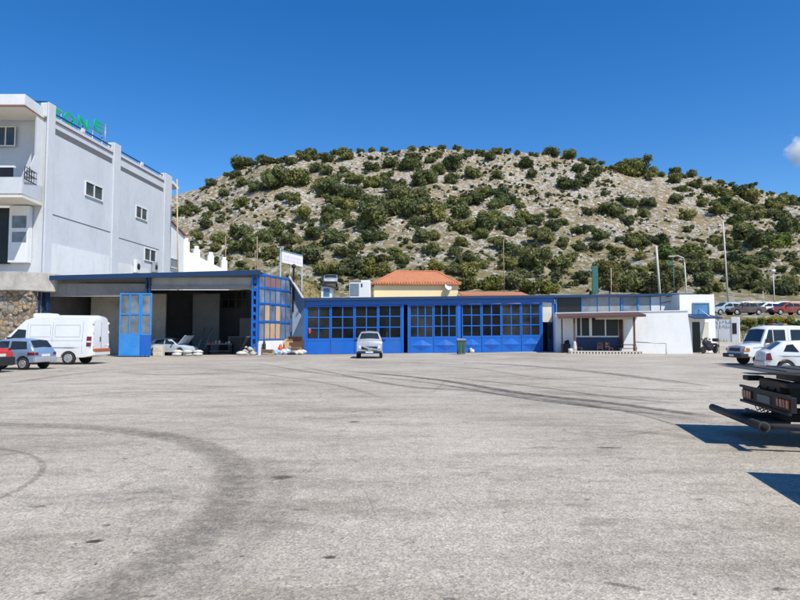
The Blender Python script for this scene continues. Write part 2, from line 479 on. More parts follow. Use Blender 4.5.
# ------------------------------------------------------------------ ground
def ground():
    mb = MB(); bm = mb.bm
    xs = [-220, -140, -90] + [x * 1.25 for x in range(-52, 53)] + [90, 140, 220]
    ys = [-60, -30, -12] + [y * 1.25 for y in range(-6, 55)]
    grid = [[bm.verts.new((x, y, G(x, y))) for x in xs] for y in ys]
    for a, b in zip(grid, grid[1:]):
        for i in range(len(xs) - 1):
            f = bm.faces.new((a[i], a[i + 1], b[i + 1], b[i])); f.smooth = True
    tag(mb.build('ground', M['asphalt'], fix=False), kind='structure')
ground()

class Marks:
    """flat worn marks lying on the asphalt, with soft edges in a 'fade' attribute"""
    def __init__(s): s.v = []; s.f = []; s.a = []
    def add(s, p, a):
        s.v.append((p[0], p[1], G(p[0], p[1]) + s.h)); s.a.append(a); return len(s.v) - 1
    h = .006
    def ribbon(s, pts, w, a=1., taper=True):
        pts = [Vector((p[0], p[1])) for p in pts]; sm = []
        for i in range(len(pts) - 1):
            p0, p1, p2, p3 = pts[max(i - 1, 0)], pts[i], pts[i + 1], pts[min(i + 2, len(pts) - 1)]
            for k in range(8):
                t = k / 8
                sm.append(.5 * ((2 * p1) + (p2 - p0) * t + (2 * p0 - 5 * p1 + 4 * p2 - p3) * t * t + (3 * p1 - p0 - 3 * p2 + p3) * t ** 3))
        sm.append(pts[-1]); last = None; n = len(sm)
        for i, p in enumerate(sm):
            d = (sm[min(i + 1, n - 1)] - sm[max(i - 1, 0)]).normalized(); nn = Vector((-d.y, d.x))
            e = min(1, i / 5, (n - 1 - i) / 5) if taper else 1
            row = [s.add(p + nn * w * k, a * e * q) for k, q in ((-.5, 0), (-.28, .8), (0, 1), (.28, .8), (.5, 0))]
            if last:
                for k in range(4): s.f.append((last[k], last[k + 1], row[k + 1], row[k]))
            last = row
    def spot(s, p, rx, ry, a=1., rot=0, seed=0):
        n = 22; c = s.add(p, a); prev = None; rings = []
        for q, al in ((.6, a), (1.0, 0)):
            ring = []
            for k in range(n):
                t = 2 * PI * k / n
                r = q * (1 + .35 * noise.noise(Vector((math.cos(t) * 1.5, math.sin(t) * 1.5, seed * 7.7))))
                x, y = rx * r * math.cos(t), ry * r * math.sin(t)
                ring.append(s.add((p[0] + x * math.cos(rot) - y * math.sin(rot), p[1] + x * math.sin(rot) + y * math.cos(rot)), al))
            rings.append(ring)
        for k in range(n):
            s.f.append((c, rings[0][k], rings[0][(k + 1) % n]))
            s.f.append((rings[0][k], rings[1][k], rings[1][(k + 1) % n], rings[0][(k + 1) % n]))
    def build(s, name, m):
        me = bpy.data.meshes.new(name); me.from_pydata(s.v, [], s.f)
        a = me.attributes.new('fade', 'FLOAT', 'POINT'); a.data.foreach_set('value', s.a)
        me.materials.append(m)
        o = bpy.data.objects.new(name, me); col.objects.link(o); tag(o, kind='structure')
def gp(px, py):
    r = ray(px, py); k = -CAM.z / r.z
    for _ in range(12):
        p = CAM + r * k
        k = (G(p.x, p.y) - CAM.z) / r.z
    p = CAM + r * k
    return Vector((p.x, p.y))
tm = Marks()
C0 = Vector((-7.5, 5.5))
tm.ribbon([C0 + Vector((math.cos(a), math.sin(a))) * 5.85 for a in [math.radians(k) for k in range(-42, 112, 11)]], .62, 1)
tm.ribbon([C0 + Vector((math.cos(a), math.sin(a))) * 6.3 for a in [math.radians(k) for k in range(-40, 30, 11)]], .4, .45)
tm.ribbon([Vector((-7.1, 6.2)) + Vector((math.cos(a), math.sin(a))) * 3.05 for a in [math.radians(k) for k in range(-25, 75, 12)]], .10, .9)
fm = Marks(); fm.h = .008
for L, w, a in (([(345, 371), (430, 379), (520, 393), (600, 402), (660, 410), (720, 418)], .55, 1.0),
                ([(430, 361), (510, 365), (600, 373), (690, 385)], .5, .75),
                ([(300, 366), (390, 384), (470, 391), (560, 402), (620, 411)], .4, .6),
                ([(560, 383), (640, 389), (700, 392)], .5, .5), ([(420, 375), (520, 385), (620, 398), (690, 404)], .25, .7),
                ([(250, 362), (330, 375), (400, 380)], .35, .5), ([(110, 372), (170, 375), (240, 372)], .5, .45), ([(0, 385), (60, 376), (130, 368)], .5, .4)):
    fm.ribbon([gp(*p) for p in L], w, a)
for L, w, a in (([(345, 374), (430, 383), (520, 398), (600, 408), (690, 418)], .2, .9), ([(470, 362), (560, 368), (650, 378), (720, 388)], .3, .7), ([(520, 390), (600, 396), (700, 400)], .9, .35), ([(420, 384), (500, 392), (640, 412), (700, 423)], .9, .4),
                ([(560, 400), (640, 415), (720, 440)], .15, .5), ([(180, 366), (260, 374), (330, 384), (390, 400)], .25, .4), ([(600, 430), (680, 436), (780, 455)], .5, .3), ([(40, 400), (140, 392), (260, 396)], .6, .25), ([(400, 366), (470, 368), (540, 378), (600, 381)], .2, .6)):
    fm.ribbon([gp(*p) for p in L], w, a)
fm.build('far_tyre_marks', M['far_stain'])
tm.ribbon([gp(430, 492), gp(468, 530)], .035, .7); tm.ribbon([gp(445, 488), gp(484, 527)], .035, .6)
tm.ribbon([gp(430, 395), gp(440, 386), (gp(450, 377))], .12, .4)
tm.ribbon([gp(330, 480), gp(362, 488), gp(380, 530)], .03, .55)
for k, (px, py, rx, ry, a) in enumerate([(160, 490, .40, .22, .45), (150, 515, .35, .16, .35), (605, 522, .32, .12, .6), (580, 505, .25, .08, .5), (185, 388, 1.6, .7, .3), (540, 448, .30, .10, .8),
                          (660, 560, 1.1, .5, .25), (700, 470, .7, .3, .2), (350, 440, .8, .3, .2), (90, 445, .8, .3, .22), (480, 560, .8, .25, .18), (250, 530, .7, .25, .2), (720, 540, .4, .2, .25)]):
    tm.spot(gp(px, py), rx, ry, a, .2, k)
tm.build('tyre_marks', M['tyre_stain'])
om = Marks(); om.h = .010
for k, (px, py, rx, ry, a, r) in enumerate([(94, 542, .075, .035, 1, .3), (106, 526, .05, .022, .9, .4), (38, 507, .10, .035, .55, .1), (330, 558, .06, .028, .8, .1), (283, 478, .16, .11, .5, 0), (72, 548, .02, .01, .8, 0),
                             (354, 422, .12, .06, .8, 0), (127, 540, .016, .01, .8, 0), (40, 594, .05, .012, .7, .3), (125, 459, .05, .03, .7, 0), (242, 557, .03, .012, .8, 0), (343, 539, .016, .01, .8, 0), (300, 510, .10, .03, .4, .2),
                             (587, 500, .04, .02, .8, 0), (505, 513, .03, .015, .7, 0), (190, 467, .05, .025, .5, 0), (150, 597, .06, .015, .5, .2), (610, 448, .25, .06, .6, 0), (625, 587, .20, .02, .5, -.5), (486, 473, .12, .02, .5, -.2),
                             (378, 413, .06, .05, .8, 0), (700, 500, .05, .02, .6, 0), (780, 590, .06, .03, .6, 0), (450, 600, .05, .02, .5, 0), (560, 470, .05, .02, .6, 0)]):
    om.spot(gp(px, py), rx, ry, a, r, k + 30)
rr = random.Random(3)
for k in range(60):
    om.spot(gp(rr.uniform(0, 790), rr.uniform(385, 598)), rr.uniform(.008, .03), rr.uniform(.006, .015), rr.uniform(.3, .7), rr.uniform(0, 3), k + 90)
om.build('oil_stains', M['oil_stain'])
ds = Marks(); ds.h = .004
ds.spot(gp(270, 360), 3.2, 1.8, .8, .1, 3); ds.spot(gp(600, 357), 5, .9, .9, 0, 5); ds.ribbon([gp(360, 382), gp(430, 388), gp(520, 398), gp(620, 418)], 1.0, .6)
ds.spot(gp(420, 360), 6, 1.0, .5, 0, 9)
ds.build('pale_dust', M['dust_stain'])
rs = Marks(); rs.h = .012
rs.spot(gp(236, 357.0), 1.25, .35, 1, .1, 4); rs.spot(gp(247, 356.5), .6, .25, .8, .1, 6)
rs.build('red_spill', M['red_stain'])

# ------------------------------------------------------------------ hill
RIDGE = [(-500, 262), (-200, 262), (20, 248), (100, 224), (150, 206), (172, 198), (205, 184), (235, 171), (260, 162), (300, 157), (370, 152), (440, 149), (500, 152), (560, 157), (620, 166), (700, 179), (760, 190), (800, 199), (900, 222), (1100, 262), (1500, 280)]
RT = [((p - 400) / 610 * 1.0, (at(p, y, 300).z - 1.65) / 300) for p, y in RIDGE]
ZC = [(60, 4.0), (64, 4.9), (68, 5.2), (85, 5.8), (100, 8.0)]
ZR = [(60, .1), (63.5, .3), (65, .95), (68.6, 3.6), (69.6, 3.9), (84, 4.5), (100, 8.0)]
YR = 300.
def Hraw(x, y):
    u = x / max(y, 1)
    if y <= 100:
        k = sstep(.37, .43, u)
        return lerp(pw(ZC, y), pw(ZR, y), k)
    e0, er = .0635, pw(RT, u)
    if y <= YR:
        t = (y - 100) / (YR - 100)
        e = e0 + (er - e0) * (t ** .82)
        return 1.65 + e * y
    return 1.65 + er * YR - (y - YR) * .22
def H(x, y):
    z = Hraw(x, y)
    k = sstep(92, 130, y)
    if k > 0:
        p = Vector((x, y, 0))
        z += k * (2.2 * noise.noise(p / 23) + 1.7 * noise.noise(p / 8.5 + Vector((5, 3, 1))) + 1.3 * abs(noise.noise(p / 3.4)) + .4 * noise.noise(p / 1.5))
    elif y > 74: z += .15 * noise.noise(Vector((x, y, 0)) / 3)
    return z
def hill():
    mb = MB(); bm = mb.bm
    us = [-1.3 + 2.75 * i / 420 for i in range(421)]
    ys = [60, 62, 64, 66, 66.6, 67.2, 67.8, 68.5, 69.5, 70.5, 71.5, 72.3, 73, 74, 76, 78, 80, 82, 84, 86, 88, 90, 92, 94, 96, 98] + [100 + 210 * i / 230 for i in range(231)] + [320, 340, 380, 450]
    grid = [[bm.verts.new((u * y, y, H(u * y, y))) for u in us] for y in ys]
    for a, b in zip(grid, grid[1:]):
        for i in range(len(us) - 1):
            f = bm.faces.new((a[i], a[i + 1], b[i + 1], b[i])); f.smooth = True
    tag(mb.build('hill', M['hill'], fix=False), kind='structure')
hill()
def hill_at(px, py):
    r = ray(px, py); r = r / r.y; y = 74.
    while y < 318:
        p = CAM + r * y
        if p.z <= H(p.x, p.y): return p
        y += .8
    return None

# rocks: a scree nobody could count
def rocks():
    rnd = random.Random(11); V = []; F = []
    protos = []
    for k in range(6):
        b = bmesh.new(); bmesh.ops.create_icosphere(b, subdivisions=1, radius=1)
        pv = []
        for v in b.verts:
            q = v.co * (1 + .5 * noise.noise(v.co * 1.3 + Vector((k * 9, 0, 0))))
            pv.append(q)
        b.verts.index_update()
        pf = [tuple(v.index for v in f.verts) for f in b.faces]; b.free(); protos.append((pv, pf))
    n = 0
    while n < 3800:
        u = rnd.uniform(-.62, .72); y = 105 + 195 * rnd.random() ** .75; x = u * y
        p = Vector((x, y, 0))
        dens = noise.noise(p / 26 + Vector((3, 8, 0))) + .5 * noise.noise(p / 8)
        if dens < .02 + .25 * rnd.random() - (.25 if y > 170 else 0): continue
        n += 1
        pv, pf = rnd.choice(protos); s = rnd.choice((.3, .4, .5, .6, .8, 1.1)) * rnd.uniform(.6, 1.1) * (.55 + .45 * y / 300); a = rnd.uniform(0, 6.3)
        sx, sy, sz = s * rnd.uniform(.8, 1.6), s * rnd.uniform(.7, 1.1), s * rnd.uniform(.5, .95)
        ca, sa = math.cos(a), math.sin(a); o = len(V); z = H(x, y)
        for q in pv: V.append((x + q.x * sx * ca - q.y * sy * sa, y + q.x * sx * sa + q.y * sy * ca, z + q.z * sz))
        for f in pf: F.append(tuple(i + o for i in f))
    me = bpy.data.meshes.new('rock_scree'); me.from_pydata(V, [], F); me.materials.append(M['rock'])
    o = bpy.data.objects.new('rock_scree', me); col.objects.link(o); tag(o, kind='stuff')
rocks()

# ------------------------------------------------------------------ foliage
def bush_mesh(name, seed, m, nleaf=650, leaf=.085, lobes=8, ht=.72, flat=.5):
    rnd = random.Random(seed); V = []; F = []
    L = []
    for k in range(lobes):
        a = rnd.uniform(0, 6.3); d = rnd.uniform(.05, .38)
        r = rnd.uniform(.12, .24)
        L.append((Vector((d * math.cos(a), d * math.sin(a), rnd.uniform(.16, ht - r * .9))), r))
    b = bmesh.new(); bmesh.ops.create_icosphere(b, subdivisions=1, radius=1); b.verts.index_update()
    iv = [v.co.copy() for v in b.verts]; fi = [tuple(v.index for v in f.verts) for f in b.faces]; b.free()
    for c, r in L:
        o = len(V)
        for q in iv: V.append(c + q * r * .74 * (1 + .3 * noise.noise(q * 2 + c * 9)))
        for f in fi: F.append(tuple(i + o for i in f))
    for k in range(nleaf):
        c, r = rnd.choice(L)
        d = Vector((rnd.gauss(0, 1), rnd.gauss(0, 1), rnd.gauss(.15, .9))).normalized()
        p = c + d * r * rnd.uniform(.72, 1.12)
        if p.z < .01: continue
        nrm = (d + Vector((rnd.gauss(0, .6), rnd.gauss(0, .6), rnd.gauss(.2, .6)))).normalized()
        a = nrm.orthogonal().normalized(); bb = nrm.cross(a); t = rnd.uniform(0, 6.3)
        a, bb = a * math.cos(t) + bb * math.sin(t), bb * math.cos(t) - a * math.sin(t)
        s = leaf * rnd.uniform(.55, 1.15); o = len(V)
        V += [p - a * s, p - bb * s * .55 + nrm * s * .15, p + a * s, p + bb * s * .55 + nrm * s * .15]
        F.append((o, o + 1, o + 2, o + 3))
    me = bpy.data.meshes.new(name); me.from_pydata([tuple(v) for v in V], [], F); me.materials.append(m)
    return me
PROTO = {}
for key, m in (('d', 'leaf_dark'), ('m', 'leaf_mid'), ('y', 'leaf_yellow'), ('b', 'leaf_brown'), ('f', 'leaf_fresh')):
    PROTO[key] = [bush_mesh('shrub', sum(map(ord, m)) % 97 + k * 13, M[m], 950, .068, 13, .64) for k in range(7 if key in 'dm' else 3)]

BUSH = """241,162,20;247,160,14;211,176,10;266,159,18;273,161,12;292,161,12;284,160,10;235,175,10b;242,184,12m;256,187,14;277,182,26;270,178,18;224,194,12;241,204,15;215,207,15;196,210,11;184,212,14;280,197,12;291,199,14;207,224,16m;198,236,12m;241,234,22;243,247,24;220,240,14m;262,238,16;277,232,18;270,255,14m;288,240,16m;267,224,9;291,227,9;215,250,10m;
347,155,20;302,156,16;310,155,16;327,159,14;291,162,12;317,168,15;327,171,12;344,170,9;370,167,15;390,164,16;402,166,12;354,179,18;335,179,16;325,185,20m;330,191,22;300,181,22;375,184,18;387,177,14;350,194,24;335,201,18;347,206,18;375,205,26m;392,187,22;400,197,26m;370,221,28;405,207,22;390,212,20m;327,222,15;330,212,14;341,215,14;304,214,20m;314,234,18;291,226,9;335,237,20;351,224,11;370,237,18;342,254,14m;312,247,9m;394,255,14;402,262,13;375,271,20y;352,270,22m;325,270,18m;305,257,24m;355,247,14m;295,240,14m;
412,156,16;430,160,12;437,155,10;491,157,14;496,151,12;466,155,8;482,154,9;467,148,7;442,148,10;452,165,18;440,171,14;472,174,18;497,176,12;526,164,14;425,177,24;419,182,16;451,180,12;410,167,18;451,200,9;475,200,20;465,206,14;502,196,20;497,204,18;510,201,14;485,194,14;520,207,9;412,197,26m;422,205,24m;432,217,24m;440,207,16;410,212,22;420,222,18m;462,215,18;460,227,24m;482,229,20;492,217,22;510,222,24;522,220,16;481,235,12;511,234,12;422,239,16;435,235,12m;461,244,14m;432,250,14m;497,244,14m;510,251,18;522,257,18m;507,265,18m;467,260,18m;455,255,14m;472,272,18m;454,270,14m;435,267,14y;402,262,12;516,282,24m;492,285,20y;467,285,18y;485,265,10m;
553,153,14;571,155,15;531,152,6;537,152,6;525,164,14;591,163,12;601,160,9;620,159,11;577,169,12;597,173,14;532,176,11;584,180,16;568,183,22;635,164,24;627,171,20;640,171,18;651,175,14;653,165,12;555,165,7;555,213,14;587,213,10m;613,211,20;629,204,14;600,211,10b;643,215,12;627,223,14;605,193,8;620,200,8;648,203,14m;525,221,14;536,220,14;552,227,16;564,223,10;579,231,14;600,236,15;540,237,20m;535,231,12;563,245,13;635,243,18;645,241,14;659,241,16;595,247,12m;579,248,12m;620,243,8;533,263,26m;560,268,20;525,255,16f;544,257,14m;573,257,12m;581,279,14m;621,285,26;653,287,26b;530,289,18y;549,289,16y;643,272,10;659,268,16m;667,257,12f;641,257,10m;
676,169,12;692,174,12;676,179,16;695,183,16;708,177,6;721,179,6;731,181,7;683,189,12;676,201,14;753,186,10;761,185,6;772,186,6;711,189,14;724,193,18;740,193,16;752,198,18m;703,203,12;727,203,18;716,210,18;740,210,18;753,213,20m;767,214,16m;777,206,22;788,201,18;780,217,16m;797,194,10;788,229,22;777,243,17f;759,238,18;743,234,20;756,243,20;731,246,16;717,242,12;736,222,14;695,253,22;668,257,18f;687,217,14m;689,230,10;737,259,16m;753,262,20;767,258,18m;748,270,12;724,270,16m;697,270,20m;705,281,18;748,283,22m;759,287,16m;783,291,18;791,283,14m;732,278,14m;668,283,22b;679,275,14m;716,289,12m;799,267,10m;812,215,20;815,240,18;818,262,16;165,232,16;150,240,16m;
384,149,9;396,150,8;412,149,8;425,149,9;455,148,7;478,149,7;508,152,8;518,153,7;546,152,8;582,157,8;611,161,7;645,164,8;662,168,8;684,174,7;745,187,7;783,193,7;320,153,9;334,153,9;360,151,9;372,151,8;255,161,8;227,172,6;203,189,6"""
ZN = {'d': ('dark green rounded', 'shrub'), 'm': ('olive green bushy', 'shrub'), 'y': ('bright yellow green', 'shrub'), 'b': ('brownish dry', 'shrub'), 'f': ('fresh green', 'shrub')}
bi = 0
def place_bush(px, py, w, k):
    global bi
    wh = w * .70
    p = hill_at(px, py + wh * .36)
    if p is None: p = hill_at(px, py + wh * .36 + 3)
    if p is None: p = hill_at(px, py + wh * .36 + 7)
    if p is None: return
    sc = w * p.y / 610 * (1.12 if py < 162 or (px > 650 and py < 190) else (1.32 if py < 235 else 1.45))
    me = PROTO[k][bi % len(PROTO[k])]
    o = bpy.data.objects.new('shrub', me); col.objects.link(o)
    o.location = (p.x, p.y, H(p.x, p.y) - .08 * sc)
    o.scale = (sc, sc, sc * random.uniform(.85, 1.1)); o.rotation_euler = (0, 0, random.uniform(0, 6.28))
    zone = 'on the skyline' if py < 158 or (px > 650 and py < 190) or (px < 230 and py < 180) else \
        ('high up the slope' if py < 195 else ('halfway up the slope' if py < 235 else 'at the foot of the slope'))
    side = 'above the white building' if px < 310 else ('above the blue workshop' if px < 560 else 'above the kiosk')
    tag(o, f'{ZN[k][0]} shrub {zone}, {side}', 'shrub', f'{ZN[k][0]} shrubs {zone} {side}')
    bi += 1
for tok in BUSH.replace('\n', '').split(';'):
    tok = tok.strip()
    if not tok: continue
    k = 'd'
    if tok[-1].isalpha(): k = tok[-1]; tok = tok[:-1]
    a, b, c = map(float, tok.split(','))
    place_bush(a, b, c, k)

def small_shrubs():
    rnd = random.Random(23); V = []; F = []; MI = []
    protos = [[(v.co.copy()) for v in me.vertices] for me in ()]
    base = [bush_mesh('tmp', 100 + k, M['leaf_dark'], 110, .16, 5) for k in range(5)]
    data = [([v.co.copy() for v in b.vertices], [tuple(p.vertices) for p in b.polygons]) for b in base]
    for b in base: bpy.data.meshes.remove(b)
    n = 0
    while n < 4600:
        u = rnd.uniform(-.62, .74); y = 98 + 203 * rnd.random() ** .8; x = u * y
        p = Vector((x, y, 0)); d = noise.noise(p / 30 + Vector((9, 2, 4))) + .4 * noise.noise(p / 7)
        if d < -.22 + .3 * rnd.random() - (.25 if y < 150 else 0): continue
        n += 1
        vs_, fs = rnd.choice(data); s = rnd.choice((.6, .7, .9, 1.1, 1.4, 1.8, 2.3, 2.9)) * rnd.uniform(.7, 1.2); a = rnd.uniform(0, 6.3); o = len(V)
        ca, sa = math.cos(a) * s, math.sin(a) * s; z = H(x, y) - .05
        zs = s * rnd.uniform(.6, .95)
        for q in vs_: V.append((x + q.x * ca - q.y * sa, y + q.x * sa + q.y * ca, z + q.z * zs))
        F += [tuple(i + o for i in f) for f in fs]; MI += [rnd.choice((0, 1, 1, 1, 2, 3))] * len(fs)
    me = bpy.data.meshes.new('low_scrub'); me.from_pydata(V, [], F)
    for m in ('leaf_dark', 'leaf_mid', 'leaf_brown', 'leaf_yellow'): me.materials.append(M[m])
    me.polygons.foreach_set('material_index', MI)
    o = bpy.data.objects.new('low_scrub', me); col.objects.link(o); tag(o, kind='stuff')
small_shrubs()

def tree(px, py_base, Y, h, w, k, label, seed):
    p = at(px, py_base, Y); z = H(p.x, p.y) if Y > 62 else G(p.x, p.y)
    t = empty('tree', (p.x, p.y, z), label, 'tree')
    mb = MB(); rnd = random.Random(seed)
    b0 = Vector((p.x, p.y, z - .2))
    mb.tube([b0, b0 + Vector((.1, 0, h * .25)), b0 + Vector((-.1, .1, h * .6))], .16, 8, r1=.06)
    for q in range(5):
        a = q * 1.3 + .4
        s0 = b0 + Vector((0, 0, h * rnd.uniform(.25, .45)))
        mb.tube([s0, s0 + Vector((math.cos(a) * w * .15, math.sin(a) * w * .15, h * .15)), s0 + Vector((math.cos(a) * w * .28, math.sin(a) * w * .28, h * .34))], .07, 6, r1=.02)
    mb.build('trunk', M['bark'], t)
    me = bush_mesh('crown', seed, M[k], 2600, .042, 14, .95)
    for v in me.vertices:
        v.co = (p.x + v.co.x * w, p.y + v.co.y * w, z + h * .08 + v.co.z * h * .95)
    c = bpy.data.objects.new('crown', me); col.objects.link(c); put(c, t)
tree(609, 290, 92, 6.6, 5.2, 'leaf_brown', 'tall brownish green tree behind the kiosk roof beside the teal board', 41)

# ------------------------------------------------------------------ facade frames: s along the front, d outwards, z up
class Fac:
    def __init__(s, x0, y0, x1, y1):
        s.o = Vector((x0, y0, 0)); e = Vector((x1 - x0, y1 - y0, 0)); s.len = e.length; s.e = e.normalized()
        s.n = Vector((s.e.y, -s.e.x, 0))
        s.M = Matrix(((s.e.x, s.n.x, 0, s.o.x), (s.e.y, s.n.y, 0, s.o.y), (0, 0, 1, 0), (0, 0, 0, 1)))
    def px(s, px, py, d=0):
        r = ray(px, py); k = (s.o + s.n * d - CAM).dot(s.n) / r.dot(s.n)
        p = CAM + r * k
        return (p - s.o).dot(s.e), p.z
    def rect(s, mb, a, b, c, d_, d0, d1, bev=0, z0=None, z1=None):
        """box over photo pixels a,b (top left) to c,d_ (bottom right), d0..d1 in front of the plane"""
        m = (b + d_) / 2; h = (a + c) / 2
        s0, s1 = s.px(a, m)[0], s.px(c, m)[0]
        if z1 is None: z1 = s.px(h, b)[1]
        if z0 is None: z0 = s.px(h, d_)[1]
        mb.box(s0, s1, d0, d1, z0, z1, bev)
        return s0, s1, z0, z1
    def mb(s): return MB(s.M)

def grid_window(mb, s0, s1, z0, z1, nc, nr, d0, d1, bar):
    """bars of a window grid"""
    for i in range(nc + 1):
        x = lerp(s0, s1, i / nc); mb.box(x - bar / 2, x + bar / 2, d0, d1, z0 - bar / 2, z1 + bar / 2)
    for j in range(nr + 1):
        z = lerp(z0, z1, j / nr); mb.box(s0 + bar / 2, s1 - bar / 2, d0 + .006, d1 - .006, z - bar / 2, z + bar / 2)

# ------------------------------------------------------------------ the blue workshop
A = at(305, 355, 51.6); B = at(555, 351, 54.2)
W = Fac(A.x, A.y, B.x, B.y)
wk = empty('workshop_building', (A.x, A.y, 0), 'long low blue workshop with rows of gridded panes and blue lower door panels', 'workshop')
zl = W.px(305, 299)[1]; zr = W.px(555, 296)[1]
Rend = W.px(690, 293)[0]
L = W.len
# walls: ends, back, floor sill
mb = W.mb()
mb.box(-.02, .16, -9, -.02, -.3, zl - .1); mb.box(.16, Rend - .2, -9.2, -9, -.3, zl + .1); mb.box(Rend - .2, Rend, -9, -.05, -.3, zr)
mb.box(7.0, 7.15, -9, -1.2, -.3, zl - .15); mb.box(13.2, 13.35, -9, -1.2, -.3, zl - .15)
mb.build('wall', M['partition'], wk)
mb = W.mb(); zm = lambda s: lerp(zl, zr, s / L)
mb.prism([(-.25, .42, zm(-.25) - .02), (Rend + .3, .42, zm(Rend + .3) - .02), (Rend + .3, -9.4, zm(Rend) - .02 + .25), (-.25, -9.4, zm(0) + .23)], (0, 0, .09))
mb.build('roof', M['roof_sheet'], wk)
mb = W.mb()
mb.prism([(-.3, .43, zm(-.3) - .17), (Rend + .32, .43, zm(Rend + .3) - .17), (Rend + .32, .43, zm(Rend + .3) + .06), (-.3, .43, zm(-.3) + .06)], (0, .07, 0))
mb.build('roof_edge', M['blue_dark'], wk)
zt_l = W.px(310, 306)[1]; zt_r = W.px(540, 302.5)[1]
mb = W.mb(); mb.prism([(0, 0, zt_l), (L, 0, zt_r), (L, 0, zr - .06), (0, 0, zl - .06)], (0, -.14, 0)); mb.build('fascia', M['blue'], wk)
for px in (305.5, 402.5, 408.5, 458.8, 541.5, 553.5):
    s = W.px(px, 330)[0]; w = .17 if px < 458 or px > 459 else .30
    mb = W.mb(); mb.box(s - w / 2, s + w / 2, -.1, .1, -.3, lerp(zt_l, zt_r, s / L)); mb.build('post', M['blue'], wk)
def doors(px0, px1, n, cross, ncol=2, pale_panes=()):
    s0, s1 = W.px(px0, 330)[0], W.px(px1, 330)[0]
    for i in range(n):
        a, b = lerp(s0, s1, i / n), lerp(s0, s1, (i + 1) / n)
        dk = .0 if i % 2 else .02
        sm = (a + b) / 2; zb = lerp(.02, .2, sm / L); zg = W.px(lerp(px0, px1, (i + .5) / n), lerp(340.5, 336, sm / L))[1]
        zt = lerp(zt_l, zt_r, sm / L) - .015
        lf = W.mb()
        lf.box(a + .015, b - .015, .0 - dk, .06 - dk, zb, zg)                       # lower steel panel
        lf.box(a + .015, b - .015, -.01 - dk, .075 - dk, zb, zb + .14)
        lf.box(a + .015, b - .015, -.01 - dk, .08 - dk, zg - .05, zg + .06)
        if cross:
            hh, ww = (zg - zb - .25) / 2, (b - a) / 2 - .06
            c0 = Vector((sm, .06 - dk, (zb + zg) / 2 + .02))
            top = lf
            q = [c0 + Vector(k) for k in ((0, 0, hh), (ww, 0, 0), (0, 0, -hh), (-ww, 0, 0))]
            tip = c0 + Vector((0, .13, 0))
            for u, v in zip(q, q[1:] + q[:1]): lf.face([u, v, tip])
        o = lf.build('folding_door', M['blue'], wk, fix=True)
        g = W.mb(); grid_window(g, a + .06, b - .06, zg + .1, zt - .05, ncol, 3, -.03 - dk, .06 - dk, .09)
        fr = g.build('window', M['blue'], o)
        p = W.mb(); p.face([(a + .05, .012 - dk, zg + .05), (b - .05, .012 - dk, zg + .05), (b - .05, .012 - dk, zt), (a + .05, .012 - dk, zt)])
        p.build('pane', M['dusty_reflection_pane' if i in pale_panes else 'pane'], o, fix=False)
doors(306.5, 401.5, 4, False, 2, (0,))
doors(409.5, 457, 2, True, 3, (0,))
doors(461.5, 540.5, 4, True, 2, (2, 3))  # paler panes at the right end stand in for reflections in the glass
# the narrow bay on the right: cream panel above a dark blue door
mb = W.mb(); W.rect(mb, 542.5, 302, 552.5, 322, -.06, .0); mb.build('infill_panel', M['cream_panel'], wk)
mb = W.mb(); a = W.rect(mb, 547.8, 322.6, 552.6, 352.5, -.08, -.02, z0=.15); s0, s1, z0, z1 = a
mb.box(s0 + .06, s1 - .06, -.03, .0, z0 + .15, z0 + .9)
dr = mb.build('side_door', M['blue_dark'], wk)
mb = W.mb(); mb.box(s0 + .07, s1 - .07, -.025, -.008, z0 + 1.15, z1 - .2); mb.build('pane', M['glass'], dr)
mb = W.mb(); mb.tube([(s0 + .06, .0, z0 + 1.05), (s0 + .06, .06, z0 + 1.05), (s0 + .17, .06, z0 + 1.05)], .015, 6); mb.build('handle', M['metal'], dr)
mb = W.mb(); s = W.px(555.8, 325)[0]; mb.tube([(s, .3, zm(s) - .1), (s, .16, zm(s) - .5), (s, .16, .2)], .06, 8); mb.build('downpipe', M['blue_light'], wk)
# clerestory strip above the kiosk
CL = [(557, 581, 'glass_grey', 'dark'), (582, 597, 'glass_grey', ''), (598, 609, 'roof_sheet', ''), (610, 620, 'roof_sheet', ''), (623, 637, 'glass_grey', ''), (639, 650, 'roof_sheet', ''), (651, 660, 'white_wall', ''), (661, 671, 'white_wall', ''), (672, 680, 'white_wall', '')]
for a, b, m, _ in CL:
    mb = W.mb(); W.rect(mb, a, 297, b, 313, -.05, .0)
    mb.build('clerestory_panel', M['glass' if _ else m], wk)
mb = W.mb()
for px, w in ((581.5, .05), (597.5, .05), (609.5, .05), (621.5, .16), (638, .16), (650.5, .06), (660.5, .04), (671.5, .04), (687, .22)):
    s = W.px(px, 305)[0]; mb = W.mb(); mb.box(s - w / 2, s + w / 2, -.06, .06, 2.5, zm(s) - .16)
    mb.build('clerestory_mullion', M['blue_light'], wk)
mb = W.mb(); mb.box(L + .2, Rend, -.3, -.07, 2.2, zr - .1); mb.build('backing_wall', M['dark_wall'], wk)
mb = W.mb(); W.rect(mb, 680.5, 303.5, 686, 312, -.03, .02); mb.build('blue_window', M['glass_blue'], wk)
mb = W.mb(); s, z = W.px(661, 303); s2, z2 = W.px(688, 298); mb.tube([(s, .12, z), (s2, .55, z2)], .03, 6); mb.build('bracket', M['dark_metal'], wk)
